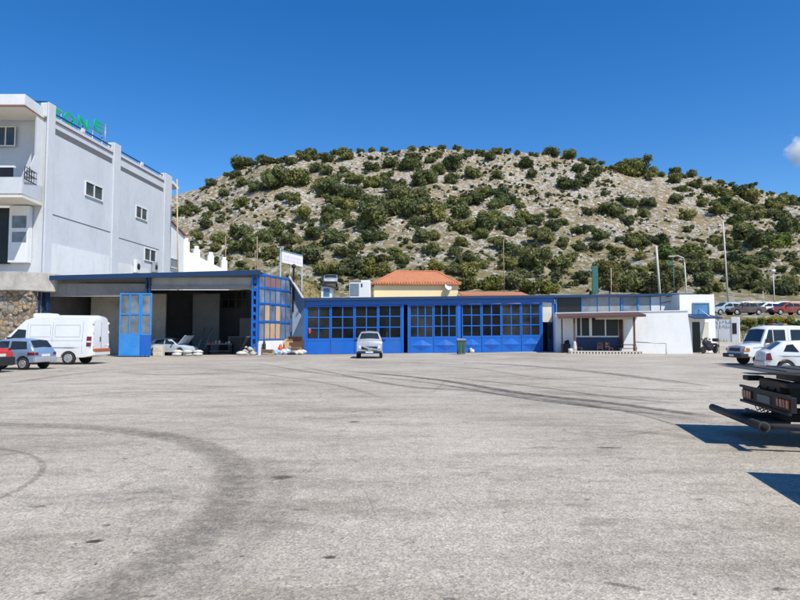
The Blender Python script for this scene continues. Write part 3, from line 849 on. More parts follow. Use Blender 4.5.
# some things standing in the dark behind the panes
for k, (s, d, w, h) in enumerate(((2.2, -3, 1.2, 1.7), (4.6, -5, 1.6, 2.1), (9.5, -4, 1.4, 1.8), (15.5, -4, 1.8, 1.5))):
    mb = W.mb(); mb.box(s, s + w, d, d - .5, .1, h)
    for j in range(1, 4): mb.box(s - .02, s + w + .02, d + .02, d - .52, h * j / 4, h * j / 4 + .03)
    o = mb.build('storage_rack', M['metal'])
    tag(o, 'dim storage rack standing inside the workshop behind the blue doors', 'rack', 'dim racks inside the blue workshop')

# ------------------------------------------------------------------ open garage on the left
YG = 47.5
def gx(px, py=320, Y=YG): return at(px, py, Y).x
gA = gx(40); gB = gx(258)
gr = empty('garage_building', (gx(150), YG, 0), 'tall open fronted grey garage with blue steel posts and blue roof edge', 'garage')
GF = Fac(gA, YG, gB, YG)
zgl = at(45, 277.5, YG).z; zgr = at(257, 271.5, YG).z
GL = GF.len; zg_ = lambda s: lerp(zgl, zgr, s / GL)
mb = GF.mb()
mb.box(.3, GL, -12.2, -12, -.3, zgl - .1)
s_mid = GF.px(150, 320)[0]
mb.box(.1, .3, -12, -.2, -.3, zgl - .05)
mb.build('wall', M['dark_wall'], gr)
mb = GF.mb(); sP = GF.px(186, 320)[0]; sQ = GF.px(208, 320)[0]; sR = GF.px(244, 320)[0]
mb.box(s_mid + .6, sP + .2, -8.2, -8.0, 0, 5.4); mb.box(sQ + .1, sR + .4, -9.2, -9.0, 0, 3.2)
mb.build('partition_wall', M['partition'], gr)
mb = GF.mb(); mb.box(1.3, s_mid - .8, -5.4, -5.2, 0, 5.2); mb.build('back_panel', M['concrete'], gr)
mb = GF.mb(); mb.prism([(-.4, .5, zg_(-.4) - .06), (GL + .25, .5, zg_(GL) - .06), (GL + .25, -12.5, zg_(GL) - .06), (-.4, -12.5, zg_(0) - .06)], (0, 0, .1)); mb.build('roof', M['roof_sheet'], gr)
mb = GF.mb(); mb.prism([(-.42, .5, zg_(-.4) - .28), (GL + .27, .5, zg_(GL) - .3), (GL + .27, .5, zg_(GL) + .07), (-.42, .5, zg_(-.4) + .07)], (0, .07, 0)); mb.build('roof_edge', M['blue_dark'], gr)
mb = GF.mb()
for px in (45, 147.5): 
    s = GF.px(px, 320)[0]; t = .5 if px == 45 else .38; mb = GF.mb()
    mb.box(s - t / 2, s - t / 2 + .12, -.12, .1, -.3, zg_(s) - .2); mb.box(s + t / 2 - .12, s + t / 2, -.12, .1, -.3, zg_(s) - .2)
    for k in range(9): mb.box(s - t / 2 + .12, s + t / 2 - .12, -.04, .03, .2 + k * .62, .28 + k * .62)
    mb.build('steel_post', M['blue_dark'], gr)
s = GF.px(255, 320)[0]
mb = GF.mb(); mb.box(s - .26, s - .14, -.12, .14, -.3, zg_(s) - .25); mb.box(s + .10, s + .24, -.12, .14, -.3, zg_(s) - .25)
for k in range(10): mb.box(s - .14, s + .10, -.05, .06, .1 + k * .62, .34 + k * .62)
mb.build('steel_post', M['blue'], gr)
mb = GF.mb(); GF.rect(mb, 48, 283.5, 145, 296.5, -.35, -.15); sa = GF.px(65, 290)[0]
mb.box(sa - .03, sa + .03, -.15, -.12, GF.px(65, 296)[1], GF.px(65, 284)[1]); mb.build('header_panel', M['dull_panel'], gr)
mb = GF.mb(); GF.rect(mb, 150, 277.5, 252.5, 285.5, -.6, -.12); mb.build('rolled_shutter', M['corrugated'], gr)
mb = GF.mb(); GF.rect(mb, 150, 285.5, 252.5, 289, -.55, -.02); mb.build('lintel', M['dull_panel'], gr)
# back windows
for a, b in ((206, 221), (222.5, 235), (237, 247)):
    w = Fac(gA, YG + 11.9, gB, YG + 11.9)
    mb = w.mb(); s0, s1, z0, z1 = w.rect(mb, a, 291, b, 308, 0, .03); o = mb.build('back_window', M['glass'], gr)
    mb = w.mb(); grid_window(mb, s0, s1, z0, z1, 2, 2, .03, .09, .06); mb.build('frame', M['dark_wall'], o)
# sliding door leaf between the two bays
D = GF
dl = None
for a, b, nc, mlow in ((120.3, 141, 2, 'blue_light'), (141.3, 152, 1, 'blue')):
    mb = D.mb(); s0, s1, z0, z1 = D.rect(mb, a, 335, b, 357, .16 + (.05 if a < 130 else 0), .22 + (.05 if a < 130 else 0), z0=.03)
    dd = .05 if a < 130 else 0
    if a < 130: mb.prism([(s0 + .1, .22 + dd, z0 + .1), (s1 - .1, .22 + dd, z0 + .1), (s1 - .1, .22 + dd, z0 + .9)], (0, .02, 0))
    o = mb.build('sliding_door', M[mlow], gr)
    zt = D.px((a + b) / 2, 294)[1]
    mb = D.mb(); grid_window(mb, s0 + .05, s1 - .05, z1 + .05, zt, nc, 2, .15 + dd, .23 + dd, .11); mb.build('window', M['blue_light'], o)
    mb = D.mb(); mb.face([(s0, .18 + dd, z1), (s1, .18 + dd, z1), (s1, .18 + dd, zt), (s0, .18 + dd, zt)]); mb.build('pane', M['glass_grey'], o, fix=False)
# side wall with gridded glazing, turning back from the front post
pS = at(258.5, 350, YG); pE = at(290.5, 350, 52.2)
S = Fac(pS.x, pS.y, pE.x, pE.y)
sw = S.len; zA = zg_(GL) - .2; zB = S.px(290, 279)[1]
zw = S.px(262, 340)[1]
mb = S.mb(); mb.box(.1, sw, -.2, -.02, -.3, zw - .05); mb.build('side_wall', M['kiosk_white'], gr)
def ztop(s): return lerp(zA, zB, s / sw)
mb = S.mb(); n = 6; rows = [0, .28, .56, .80, 1.0]
for i in range(n + 1):
    s = lerp(.05, sw, i / n); mb.box(s - .045, s + .045, -.12, -.02, zw, ztop(s))
for k, r in enumerate(rows):
    zl_, zr_ = lerp(zw, zA, r), lerp(zw, zB, r)
    t = .07 if k else .05
    mb.prism([(0, -.01, zl_ - t), (sw, -.01, zr_ - t), (sw, -.01, zr_ + t), (0, -.01, zl_ + t)], (0, -.09, 0))
sg = mb.build('side_glazing', M['blue'], gr)
mb = S.mb(); mb.face([(0, -.07, zw), (sw, -.07, zw), (sw, -.07, zB), (0, -.07, zA)]); mb.build('pane', M['glass_grey'], sg, fix=False)
mb = S.mb()
for i, r in ((1, 0), (1, 1), (3, 0), (3, 1), (2, 0)):
    s0, s1 = lerp(.05, sw, i / n) + .05, lerp(.05, sw, (i + 1) / n) - .05
    mb.box(s0, s1, -.068, -.05, lerp(zw, ztop(s0), rows[r]) + .1, lerp(zw, ztop(s0), rows[r + 1]) - .1)
mb.build('boarded_pane', M['tan_board'], sg)
mb = S.mb()
for i in (1, 2, 3):
    s0, s1 = lerp(.05, sw, i / n) + .05, lerp(.05, sw, (i + 1) / n) - .05
    mb.box(s0, s1, -.068, -.05, lerp(zw, ztop(s0), .8) + .1, ztop(s0) - .12)
mb.build('dark_red_panel', M['trim_brown'], sg)
# lean-to between garage and workshop: sloping roof edge and blue sheet wall
pT = W.M @ Vector((-.1, .1, 0))
T = Fac(pE.x + .05, pE.y, pT.x, pT.y)
z0 = zB + .1; z1 = T.px(303.5, 299)[1]
mb = T.mb(); mb.prism([(0, 0, -.3), (T.len, 0, -.3), (T.len, 0, z1), (0, 0, z0)], (0, -.1, 0)); mb.build('sheet_wall', M['blue_grey'], gr)
mb = T.mb(); mb.prism([(.15, .02, 1.5), (T.len * .78, .02, 3.2), (.15, .02, 4.9)], (0, .04, 0)); mb.build('lit_wall_triangle', M['dusk_paint'], gr)  # pale triangle paints the sunlit patch on the sheet wall
mb = T.mb(); mb.prism([(-.1, .3, z0 + .02), (T.len, .3, z1 + .02), (T.len, .3, z1 + .15), (-.1, .3, z0 + .15)], (0, -.25, 0)); mb.build('lean_to_roof', M['concrete'], gr)
mb = T.mb(); mb.box(.2, .32, .0, .14, 3.6, z0 + .9); mb.blob((.26, .07, z0 + 1.0), .2, 2, .1); mb.build('flue_pipe', M['dark_metal'], gr)

# ------------------------------------------------------------------ retaining wall and slab on the far left
YS = 46.0
mb = MB(); x0, x1 = -46, gx(31, 300, YS)
mb.box(x0, x1, YS, YS + 2, -.4, at(20, 291, YS).z); sw_ = mb.build('stone_wall', M['rubble'])
tag(sw_, 'rough rubble stone retaining wall under the concrete terrace at far left', 'stone wall')
mb = MB(); rnd = random.Random(5)
for k in range(70):
    x = rnd.uniform(x0 + 12, x1); z = rnd.uniform(.3, at(20, 292, YS).z)
    mb.blob((x, YS - .02, z), rnd.uniform(.12, .26), 1, .5, (1.3, .4, .9), k)
mb.build('proud_stone', M['rubble'], sw_)
mb = MB()
zs0, zs1 = at(20, 291, YS).z, at(20, 272, YS).z
mb.prism([(x0, YS - .5, zs0), (gx(24, 290, YS), YS - .5, zs0), (gx(45, 290, YS), YS + 1.2, zs0), (gx(45, 290, YS), YS + 6, zs0), (x0, YS + 6, zs0)], (0, 0, zs1 - zs0), .06)
sl = mb.build('terrace_slab', M['concrete']); tag(sl, 'stained concrete terrace slab on top of the stone wall', 'terrace')
mb = MB(); fx0, fx1 = gx(24, 300, YG), gx(43, 300, YG)
for k in range(3): mb.box(lerp(fx0, fx1, k / 2.0) - .07, lerp(fx0, fx1, k / 2.0) + .07, YG - .6, YG - .46, -.3, 5.0)
fp = mb.build('fence_post', M['blue_dark'])
mb = MB(); mb.box(fx0, fx1, YG - .5, YG - .44, .2, 4.8); mb.build('sheet_panel', M['blue_grey'], fp)
tag(fp, 'narrow blue framed sheet fence between stone wall and garage', 'fence')

# ------------------------------------------------------------------ white building with the green letters
Pc = at(46, 200, 50.0)
ex, ey = .072, 1.0
e_ = Vector((ex, ey)).normalized()
# side wall frame: s runs from the front corner away from the viewer; outward normal faces right
V_ = Fac(Pc.x, Pc.y, Pc.x + e_.x * 24, Pc.y + e_.y * 24)
bd = empty('office_building', (Pc.x - 6, Pc.y + 8, 0), 'pale grey three storey building with balconies and a stepped parapet', 'building')
sE = V_.px(170, 220)[0]; ztop_ = V_.px(51, 119)[1]
XL = Pc.x - 16
mb = V_.mb(); mb.box(0, sE, -16, 0, 2, ztop_); mb.build('wall', M['grey_wall'], bd)
# pilasters, parapet, cornice
def VX(px): return V_.px(px, 200)[0]
mb = V_.mb()
for a, b, up in ((42, 51.5, 1.25), (111.5, 118.5, 1.1), (163.5, 170.5, 1.0)):
    s0, s1 = VX(a) if a > 46 else -.25, VX(b)
    mb = V_.mb()
    mb.box(s0, s1, .003, .16, 2, ztop_ + up, .05)
    mb.box(s0 - .0, s1, -.6, .0, ztop_ + .003, ztop_ + up, .12)
    mb.build('pilaster', M['grey_wall'], bd)
mb = V_.mb(); mb.box(VX(51.5), VX(111.5), -.4, -.02, ztop_ + .002, ztop_ + .35); mb.box(VX(118.5), VX(163.5), -.4, -.02, ztop_ + .002, ztop_ + .35)
for px in (82, 142): mb.box(VX(px) - .25, VX(px) + .25, -.42, .0, ztop_ + .35, ztop_ + .8, .1)
mb.build('parapet', M['grey_wall'], bd)
mb = V_.mb()
for a, b in ((51.7, 111.3), (118.7, 163.3)): mb.box(VX(a), VX(b), .0, .10, ztop_ - .05, ztop_ + .02)
mb.build('cornice', M['trim_brown'], bd)
mb = V_.mb()
for a, b in ((51.7, 111.3), (118.7, 163.3)): mb.tube([(VX(a), -.2, ztop_ + .72), (VX(b), -.2, ztop_ + .72)], .07, 6)
mb.tube([(0, -.2, ztop_ + 1.35), (-2.0, -9, ztop_ + 1.35), (-2.0, -16, ztop_ + 1.35)], .07, 6)
mb.build('roof_rail', M['blue_dark'], bd)
mb = V_.mb()
def groove(a, ya, b, yb, t=.14, dd=.012):
    z = (V_.px(a, ya)[1] + V_.px(b, yb)[1]) / 2
    mb = V_.mb(); mb.box(VX(a), VX(b), .001, dd, z - t, z + t); mb.build('recess_shade_strip', M['groove'], bd)  # raised dark strip; the shade of the recessed slit is in its colour
groove(52, 129, 111, 161, .26); groove(119, 167, 163, 190, .22)
groove(50, 212, 111, 234, .05); groove(119, 237, 160, 251, .05)
mb = V_.mb(); zp = V_.px(50, 243)[1]; mb.box(VX(49), VX(111), .002, .06, 3, zp); mb.box(VX(119), VX(150), .002, .06, 3, zp - .4); mb.build('plinth_panel', M['white_wall'], bd)
for a, y0, b, y1, n in ((85, 181.2, 101.8, 194.2, 2), (136.2, 205.8, 146.8, 216.8, 2), (145.8, 248.5, 156.5, 259.8, 2), (171.5, 258.5, 179.5, 267, 1)):
    mb = V_.mb(); s0, s1 = VX(a), VX(b); z1 = V_.px(a, y0)[1]; z0 = V_.px(a, y1)[1]
    mb.box(s0, s1, -.02, .012, z0, z1); o = mb.build('window', M['glass_grey' if n == 1 else 'glass_van'], bd)
    mb = V_.mb()
    t = .10
    mb.box(s0 - t, s1 + t, .0, .09, z1, z1 + t); mb.box(s0 - t, s1 + t, .0, .13, z0 - t, z0); mb.box(s0 - t, s0, .0, .088, z0, z1); mb.box(s1, s1 + t, .0, .088, z0, z1)
    for k in range(1, n): s = lerp(s0, s1, k / n); mb.box(s - .06, s + .06, .0, .08, z0, z1)
    mb.build('frame', M['white_wall'], o)
# lower rear block and its sloping top
s2 = V_.px(185, 240)[0]
z_a = V_.px(171, 221)[1]; z_b = V_.px(185, 236)[1]
mb = V_.mb(); mb.prism([(sE, -.1, 2), (s2, -.1, 2), (s2, -.1, z_b), (sE, -.1, z_a)], (0, -9, 0)); mb.build('rear_block', M['white_wall'], bd)
mb = V_.mb(); mb.prism([(sE - .05, .15, z_a + .003), (s2 + .1, .15, z_b + .003), (s2 + .1, .15, z_b + .14), (sE - .05, .15, z_a + .14)], (0, -9, 0)); mb.build('rear_coping', M['trim_brown'], bd)
mb = V_.mb(); s3 = VX(171); mb.prism([(s3, .2, V_.px(172, 184)[1]), (s3 + 1.6, .2, V_.px(176, 189)[1]), (s3 + 1.6, .2, V_.px(176, 187)[1] + .1), (s3, .2, V_.px(172, 181)[1])], (0, -4, 0)); mb.build('rear_eave', M['white_wall'], bd)
# stepped garden wall with pillars
r0 = V_.M @ Vector((s2, -.1, 0)); r1 = at(229, 265, r0.y + 4)
Rw = Fac(r0.x, r0.y, r1.x, r1.y)
mb = Rw.mb(); za, zb2 = Rw.px(185.5, 249)[1], Rw.px(226, 272)[1]
mb.prism([(0, 0, 2), (Rw.len, 0, 2), (Rw.len, 0, zb2), (0, 0, za)], (0, -.4, 0)); gw = mb.build('stepped_wall', M['kiosk_white'])
tag(gw, 'sloping white stair wall with small pillars behind the garage roof', 'wall')
for px, y in ((186.5, 238), (197, 246), (211, 252), (224.5, 257)):
    s, z = Rw.px(px, y); mb = Rw.mb(); mb.box(s - .42, s + .42, -.42, .06, 2, z - .45, .05); mb.box(s - .27, s + .27, -.4, .02, z - .45, z, .08)
    mb.build('pillar', M['kiosk_white'], gw)
# front: recessed walls and balconies with chamfered corners
Yf = Pc.y - 3.2
xf = at(22, 180, Yf).x
def slab(z0, z1, name, m, inset=0):
    mb = MB(); i = inset
    mb.prism([(XL, Yf + i, z0), (xf - i * .5, Yf + i, z0), (Pc.x - .04 - i * .4, Pc.y + .1, z0), (Pc.x - .04, Pc.y + .3 - .32, z0), (XL, Pc.y - .03, z0)] if False else
             [(XL, Yf + i, z0), (xf - i * .5, Yf + i, z0), (Pc.x - .3, Pc.y - .02, z0), (XL, Pc.y - .02, z0)], (0, 0, z1 - z0))
    return mb.build(name, m, bd)
def zf(py): return at(12, py, Yf).z
slab(zf(104.5), zf(94), 'roof_slab', M['white_wall'])
slab(zf(106.3), zf(104.7), 'roof_soffit', M['soffit'], .15)
slab(zf(197), zf(193.5), 'balcony_slab', M['soffit'], .06)
def parapet(z0, z1, name, m, t=.2):
    mb = MB()
    a, b, c = Vector((XL, Yf, 0)), Vector((xf, Yf, 0)), Vector((Pc.x - .3, Pc.y - .02, 0))
    for p, q in ((a, b), (b, c)):
        d = (q - p).normalized(); n = Vector((-d.y, d.x, 0)) * t
        mb.prism([p + Vector((0, 0, z0)), q + Vector((0, 0, z0)), q + n + Vector((0, 0, z0)), p + n + Vector((0, 0, z0))], (0, 0, z1 - z0))
    return mb.build(name, m, bd)
parapet(zf(106), zf(104.6), 'roof_edge_band', M['trim_brown'], .12)
parapet(zf(193.4), zf(177), 'balcony_parapet', M['grey_wall'])
mb = MB(); mb.box(XL, at(13, 172, Yf).x, Yf + .02, Yf + .06, zf(177), zf(167.5)); mb.build('balcony_glass', M['glass'], bd)
mb = MB(); mb.box(XL, at(14, 172, Yf).x, Yf - .01, Yf + .2, zf(167.4), zf(165.5)); mb.build('balcony_rail', M['white_wall'], bd)
# ironwork at the balcony corner
mb = MB(); p0 = Vector((at(24, 170, Yf).x, Yf + .1, 0)); p1 = Vector((Pc.x - .35, Pc.y - .3, 0))
for z in (zf(178), zf(172), zf(166)): mb.tube([p0 + Vector((0, 0, z)), p1 + Vector((0, 0, z))], .035, 5)
for k in range(8): q = p0.lerp(p1, k / 7); mb.tube([q + Vector((0, 0, zf(178))), q + Vector((0, 0, zf(163 if k in (2, 7) else 167)))], .03, 5)
mb.build('balcony_ironwork', M['dark_metal'], bd)
# flowing fin beside the balcony and upper window
mb = MB(); zt0, zb0 = zf(108), zf(178)
cv = lambda t, z: (lerp(Pc.x - .3, xf, t), lerp(Pc.y - .05, Yf + .1, t), z)
mb.prism([cv(.42, zt0), cv(0, zt0), cv(0, zb0), cv(.95, zb0), cv(.95, zb0 + .5), cv(.62, zb0 + 1.3), cv(.42, zb0 + 2.4)], (-.18, .12, 0)); mb.build('corner_fin', M['white_wall'], bd)
F3 = Fac(XL, Pc.y - .01, Pc.x, Pc.y - .01)
for a, y0, b, y1, n in ((-13, 127, 15.5, 146, 3),):
    mb = F3.mb(); s0, s1, z0, z1 = F3.rect(mb, a, y0, b, y1, 0, .03); o = mb.build('window', M['glass_van'], bd)
    mb = F3.mb(); grid_window(mb, s0, s1, z0, z1, n, 1, .03, .09, .09); mb.build('frame', M['white_wall'], o)
mb = F3.mb(); F3.rect(mb, -40, 208, 11, 264, .0, .05); mb.build('dark_opening', M['glass'], bd)
mb = F3.mb(); F3.rect(mb, 12.5, 207, 32, 263, .0, .5); o = mb.build('balcony_door', M['white_wall'], bd)
mb = F3.mb(); F3.rect(mb, 16, 217, 30, 229, .5, .53); F3.rect(mb, 16, 233, 30, 243, .5, .53); mb.build('door_pane', M['glass_grey'], o)
# rooftop letters
def letter_mesh(ch, h, depth):
    c = bpy.data.curves.new('letter', 'FONT'); c.body = ch; c.size = h / .69; c.extrude = depth / 2; c.offset = .008
    t = bpy.data.objects.new('letter', c); col.objects.link(t)
    bpy.context.view_layer.update()
    me = bpy.data.meshes.new_from_object(t.evaluated_get(bpy.context.evaluated_depsgraph_get()))
    bpy.data.objects.remove(t); bpy.data.curves.remove(c)
    return me
dS = -2.2
def SX(px, py): return V_.px(px, py, dS)
sg_s0 = SX(51, 120)[0]
sg = empty('rooftop_sign', tuple(V_.M @ Vector((sg_s0, dS, ztop_))), 'green rooftop letters reading TONE on a frame above the pale building', 'sign')
for ch, px, yt, yb in (('T', 52, 106, 119), ('O', 64.5, 110.5, 122), ('N', 79, 115, 125.3), ('E', 94.5, 119, 129)):
    s, z1 = SX(px, yt); z0 = SX(px, yb)[1]; h = z1 - z0
    me = letter_mesh(ch, h, .12)
    xs = [v.co.x for v in me.vertices]; wx = max(xs) - min(xs); mx = min(xs)
    s_end = SX(px + {'T': 9.5, 'O': 10.5, 'N': 9.5, 'E': 8.5}[ch], (yt + yb) / 2)[0]; kx = (s_end - s) / wx
    for v in me.vertices:
        v.co = V_.M @ Vector((s + (v.co.x - mx) * kx, dS - v.co.z, z0 + v.co.y))
    me.materials.clear(); me.materials.append(M['sign_green'])
    o = bpy.data.objects.new('letter', me); col.objects.link(o); put(o, sg)
mb = V_.mb(); sA, sB = SX(51, 120)[0], SX(104, 132)[0]
mb.tube([(sA, dS - .2, ztop_ + 1.25), (sB, dS - .2, ztop_ + 1.25)], .05, 6); mb.tube([(sA, dS - .2, ztop_ + 2.6), (sB, dS - .2, ztop_ + 2.6)], .04, 6)
for k in range(6): s = lerp(sA, sB, k / 5); mb.tube([(s, dS - .2, ztop_ - .1), (s, dS - .2, ztop_ + 2.6)], .05, 6)
mb.build('sign_frame', M['metal'], sg)
s, z = V_.px(105.5, 124, -1.0)
mb = V_.mb(); mb.tube([(s, -1, ztop_ - .1), (s, -1, z)], .05, 6)
for k, w in ((.2, .6), (.6, .5), (1.0, .8), (1.9, 1.3)): mb.tube([(s - w, -1, z - k), (s + w, -1, z - k)], .025, 4)
tag(mb.build('aerial', M['metal']), 'thin television aerial on the parapet beside the green letters', 'aerial')
# air conditioners on the side wall
for px, y0, y1, w in ((134.0, 260, 273, .95), (152.5, 262, 272.5, .8)):
    s = VX(px); z1 = V_.px(px, y0)[1]; z0 = V_.px(px, y1)[1]
    o = empty('air_conditioner', tuple(V_.M @ Vector((s, .4, z0))), 'larger white air conditioner box low on the pale building wall' if w > .9 else 'smaller grey air conditioner nearer the back of the pale building', 'air conditioner')
    mb = V_.mb(); mb.box(s, s + w, .08, .45, z0, z1, .05); mb.build('casing', M['white_paint' if w > .9 else 'silver_paint'], o)
    mb = V_.mb(); mb.lathe([(.1, .452), (min(z1 - z0, w) * .36, .452), (min(z1 - z0, w) * .36, .47), (.1, .48)], (s + w * .5, 0, (z0 + z1) / 2), 'y', 16); mb.build('fan_grille', M['black_plastic'], o)
    mb = V_.mb(); mb.box(s + .1, s + .2, .0, .46, z0 - .12, z0); mb.box(s + w - .2, s + w - .1, .0, .46, z0 - .12, z0); mb.build('bracket', M['metal'], o)

# ------------------------------------------------------------------ white kiosk with porch
Ka = at(556, 352.5, 51.8); Kb = at(693.5, 354, 50.0)
K = Fac(Ka.x, Ka.y, Kb.x, Kb.y)
kk = empty('kiosk_building', (Ka.x, Ka.y, .1), 'low white kiosk with brown roofed porch, bare white wall on its right', 'kiosk')
zk = K.px(634, 312.5)[1]; sk = K.len
sPo = K.px(634.5, 330)[0]; sW0 = K.px(576, 330)[0]; sW1 = K.px(621, 330)[0]
zkl, zkr = K.px(560, 313.5)[1], K.px(688, 311)[1]
sTop = K.px(687.5, 311)[0]
mb = K.mb(); mb.prism([(0, 0, -.3), (sk, 0, -.3), (sTop, 0, zkr), (0, 0, zkl)], (0, -3.0, 0)); mb.build('wall', M['kiosk_white'], kk)
mb = K.mb(); mb.prism([(-.02, .06, zkl + .002), (sTop + .08, .06, zkr + .002), (sTop + .08, .06, zkr + .08), (-.02, .06, zkl + .08)], (0, -3.0, 0)); mb.build('coping', M['white_wall'], kk)
zc0 = K.px(600, 337)[1]; zc1 = K.px(600, 316)[1]
mb = K.mb()
for a, b in ((577, 580.3), (581.6, 589), (592, 604.6), (606.2, 618)):
    s0, s1 = K.px(a, 330)[0], K.px(b, 330)[0]
    mb.box(s0, s1, .01, .02, zc0 + .1, zc1)
kw = mb.build('window', M['glass'], kk)
mb = K.mb(); z0 = zc0
mb.box(sW0, sW1, .0, .07, z0, z0 + .1)
for px, w in ((576.3, .1), (581, .08), (590.5, .22), (605.4, .1), (619, .12)):
    s = K.px(px, 330)[0]; mb.box(s - w / 2, s + w / 2, .002, .08, z0 + .1, zc1)
mb.build('frame', M['white_paint'], kw)
mb = K.mb(); mb.box(sW0, K.px(620, 345)[0], .0, .03, .05, z0 - .02); mb.build('counter_panel', M['blue_dark'], kk)
mb = K.mb(); s0, s1 = K.px(593, 318)[0], K.px(632, 318)[0]; mb.box(s0, s1, 1.3, 1.36, K.px(612, 319.5, 1.3)[1], K.px(612, 315.5, 1.3)[1]); mb.tube([(s0, 1.33, K.px(612, 315.5, 1.3)[1]), (s1, 1.33, K.px(612, 315.5, 1.3)[1])], .08, 8); mb.build('rolled_blind', M['cream_panel'], kk)
# dark curtain edge at the right end of the window
mb = K.mb()
for k in range(5): mb.tube([(K.px(619.5 + k * .7, 330)[0], .12 + .04 * (k % 2), z0 - .9), (K.px(619 + k * .8, 330)[0], .12 + .04 * (k % 2), zc1)], .06, 6)
mb.build('curtain', M['brown_wood'], kk)
# porch
PD = 2.1
zpa, zpb = K.px(557, 317.5, PD)[1], K.px(646, 315.5, PD)[1]
sa, sb = K.px(558, 317, PD)[0], K.px(645.5, 316, PD)[0]
mb = K.mb(); mb.prism([(sa, PD + .2, zpa), (sb, PD + .2, zpb), (sb - .1, .01, zkr - .12), (sa + .1, .01, zkl - .12)], (0, 0, .07)); pr = mb.build('porch_roof', M['brown_roof'], kk)
mb = K.mb(); mb.prism([(sa, PD + .2, zpa - .1), (sb, PD + .2, zpb - .1), (sb, PD + .2, zpb - .003), (sa, PD + .2, zpa - .003)], (0, -.06, 0))
for k in range(9):
    s = lerp(sa + .2, sb - .2, k / 8); mb.prism([(s, PD + .1, lerp(zpa, zpb, k / 8) - .1), (s + .06, PD + .1, lerp(zpa, zpb, k / 8) - .1), (s + .06, .05, zkl - .25), (s, .05, zkl - .25)], (0, 0, .09))
mb.build('rafter', M['brown_wood'], pr)
for px in (574.5, 634.5):
    s = K.px(px, 335, PD)[0]; mb = K.mb(); mb.box(s - .07, s + .07, PD - .14, PD, -.2, lerp(zpa, zpb, (s - sa) / (sb - sa)) - .06)
    mb.build('porch_post', M['brown_wood'], kk)
mb = K.mb(); s = K.px(563, 335, PD)[0]; mb.box(s - .05, s + .05, 1.2, 1.3, -.2, zpa - .1); mb.build('side_post', M['brown_wood'], kk)
# low chequered kerb in front of the porch
s0, s1 = K.px(571, 352, PD + .3)[0], K.px(642, 352, PD + .3)[0]
n = 22
br = empty('block_kerb', tuple(K.M @ Vector((s0, PD + .3, .1))), 'low row of pierced cream blocks edging the kiosk porch', 'kerb')
mb = K.mb(); mb.box(s0, s1, PD + .2, PD + .4, -.2, .16); mb.box(s0, s1, PD + .2, PD + .4, .30, .38)
for k in range(n): s = lerp(s0, s1, k / n); mb.box(s, s + (s1 - s0) / n * .55, PD + .205, PD + .395, .16, .30)
mb.build('block_row', M['cream_panel'], br)
mb = K.mb(); mb.box(s0, s1, PD + .27, PD + .30, .16, .30); mb.build('dark_gap', M['trim_brown'], br)
# handrail in front of the white wall
mb = K.mb(); s0, z0 = K.px(635, 342, PD - .2); s1, z1 = K.px(666, 343.5, PD - .2)
mb.tube([(s0, PD - .2, z0), (s1, PD - .2, z1), (s1, PD - .2, .0)], .035, 8); mb.tube([(s0 + .1, PD - .2, z0), (s0 + .1, PD - .2, 0)], .035, 8)
tag(mb.build('handrail', M['metal']), 'thin grey tube handrail in front of the bare white kiosk wall', 'handrail')
# chairs and table
def chair(px, py, rz, d):
    s, _ = K.px(px, 345, d); p = K.M @ Vector((s, d, 0)); z = G(p.x, p.y)
    c = empty('chair', (0, 0, 0), '', 'chair')
    mb = MB(); mb.box(-.22, .22, -.22, .22, .43, .47, .01); mb.build('seat', M['red_brown'], c)
    mb = MB(); mb.box(-.2, .2, .17, .20, .72, .92, .01); mb.box(-.2, .2, .175, .2, .55, .62); mb.build('backrest', M['red_brown'], c)
    for x, y, h in ((-.19, -.19, .43), (.19, -.19, .43), (-.19, .19, .92), (.19, .19, .92)):
        mb = MB(); mb.box(x - .02, x + .02, y - .02, y + .02, 0, h); mb.build('leg', M['red_brown'], c)
    c.location = (p.x, p.y, z); c.rotation_euler = (0, 0, rz)
    return c
c1 = chair(579.5, 350, 1.2, 1.3); tag(c1, 'reddish wooden chair at the left porch post of the kiosk', 'chair', 'porch chairs')
c2 = copy_tree(c1); s, _ = K.px(600, 345, 1.4); p = K.M @ Vector((s, 1.4, 0)); c2.location = (p.x, p.y, G(p.x, p.y)); c2.rotation_euler = (0, 0, -.3); tag(c2, 'left reddish chair of the pair under the middle of the kiosk porch')
c3 = copy_tree(c1); s, _ = K.px(609, 345, 1.4); p = K.M @ Vector((s, 1.4, 0)); c3.location = (p.x, p.y, G(p.x, p.y)); c3.rotation_euler = (0, 0, .4); tag(c3, 'right reddish chair of the pair under the middle of the kiosk porch')
s, _ = K.px(626, 345, .9); p = K.M @ Vector((s, .9, 0)); t = empty('bench_table', (p.x, p.y, G(p.x, p.y)), 'dark blue bench table against the lit end of the porch', 'table')
mb = K.mb(); z = G(p.x, p.y); mb.box(s - .75, s + .75, .6, 1.2, z + .70, z + .76); mb.build('tabletop', M['blue_dark'], t)
for a in (-.65, .6):
    mb = K.mb(); mb.box(s + a, s + a + .06, .65, 1.15, z, z + .7); mb.build('leg', M['dark_metal'], t)
mb = K.mb(); mb.box(s - .75, s + .75, 1.3, 1.6, z + .40, z + .45); mb.build('bench', M['blue_dark'], t)
s, _ = K.px(574.8, 346, PD + .2); p = K.M @ Vector((s, PD + .15, 0)); z = G(p.x, p.y)
mb = MB(); mb.lathe([(.16, 0), (.17, .5), (.13, .75), (.10, .95), (.06, 1.0)], (p.x, p.y, z), 'z', 12)
mb.lathe([(.17, 0), (.2, .38), (.1, .42)], (p.x - .35, p.y, z), 'z', 12)
tag(mb.build('white_container', M['sack']), 'white plastic containers at the foot of the left porch post', 'container')
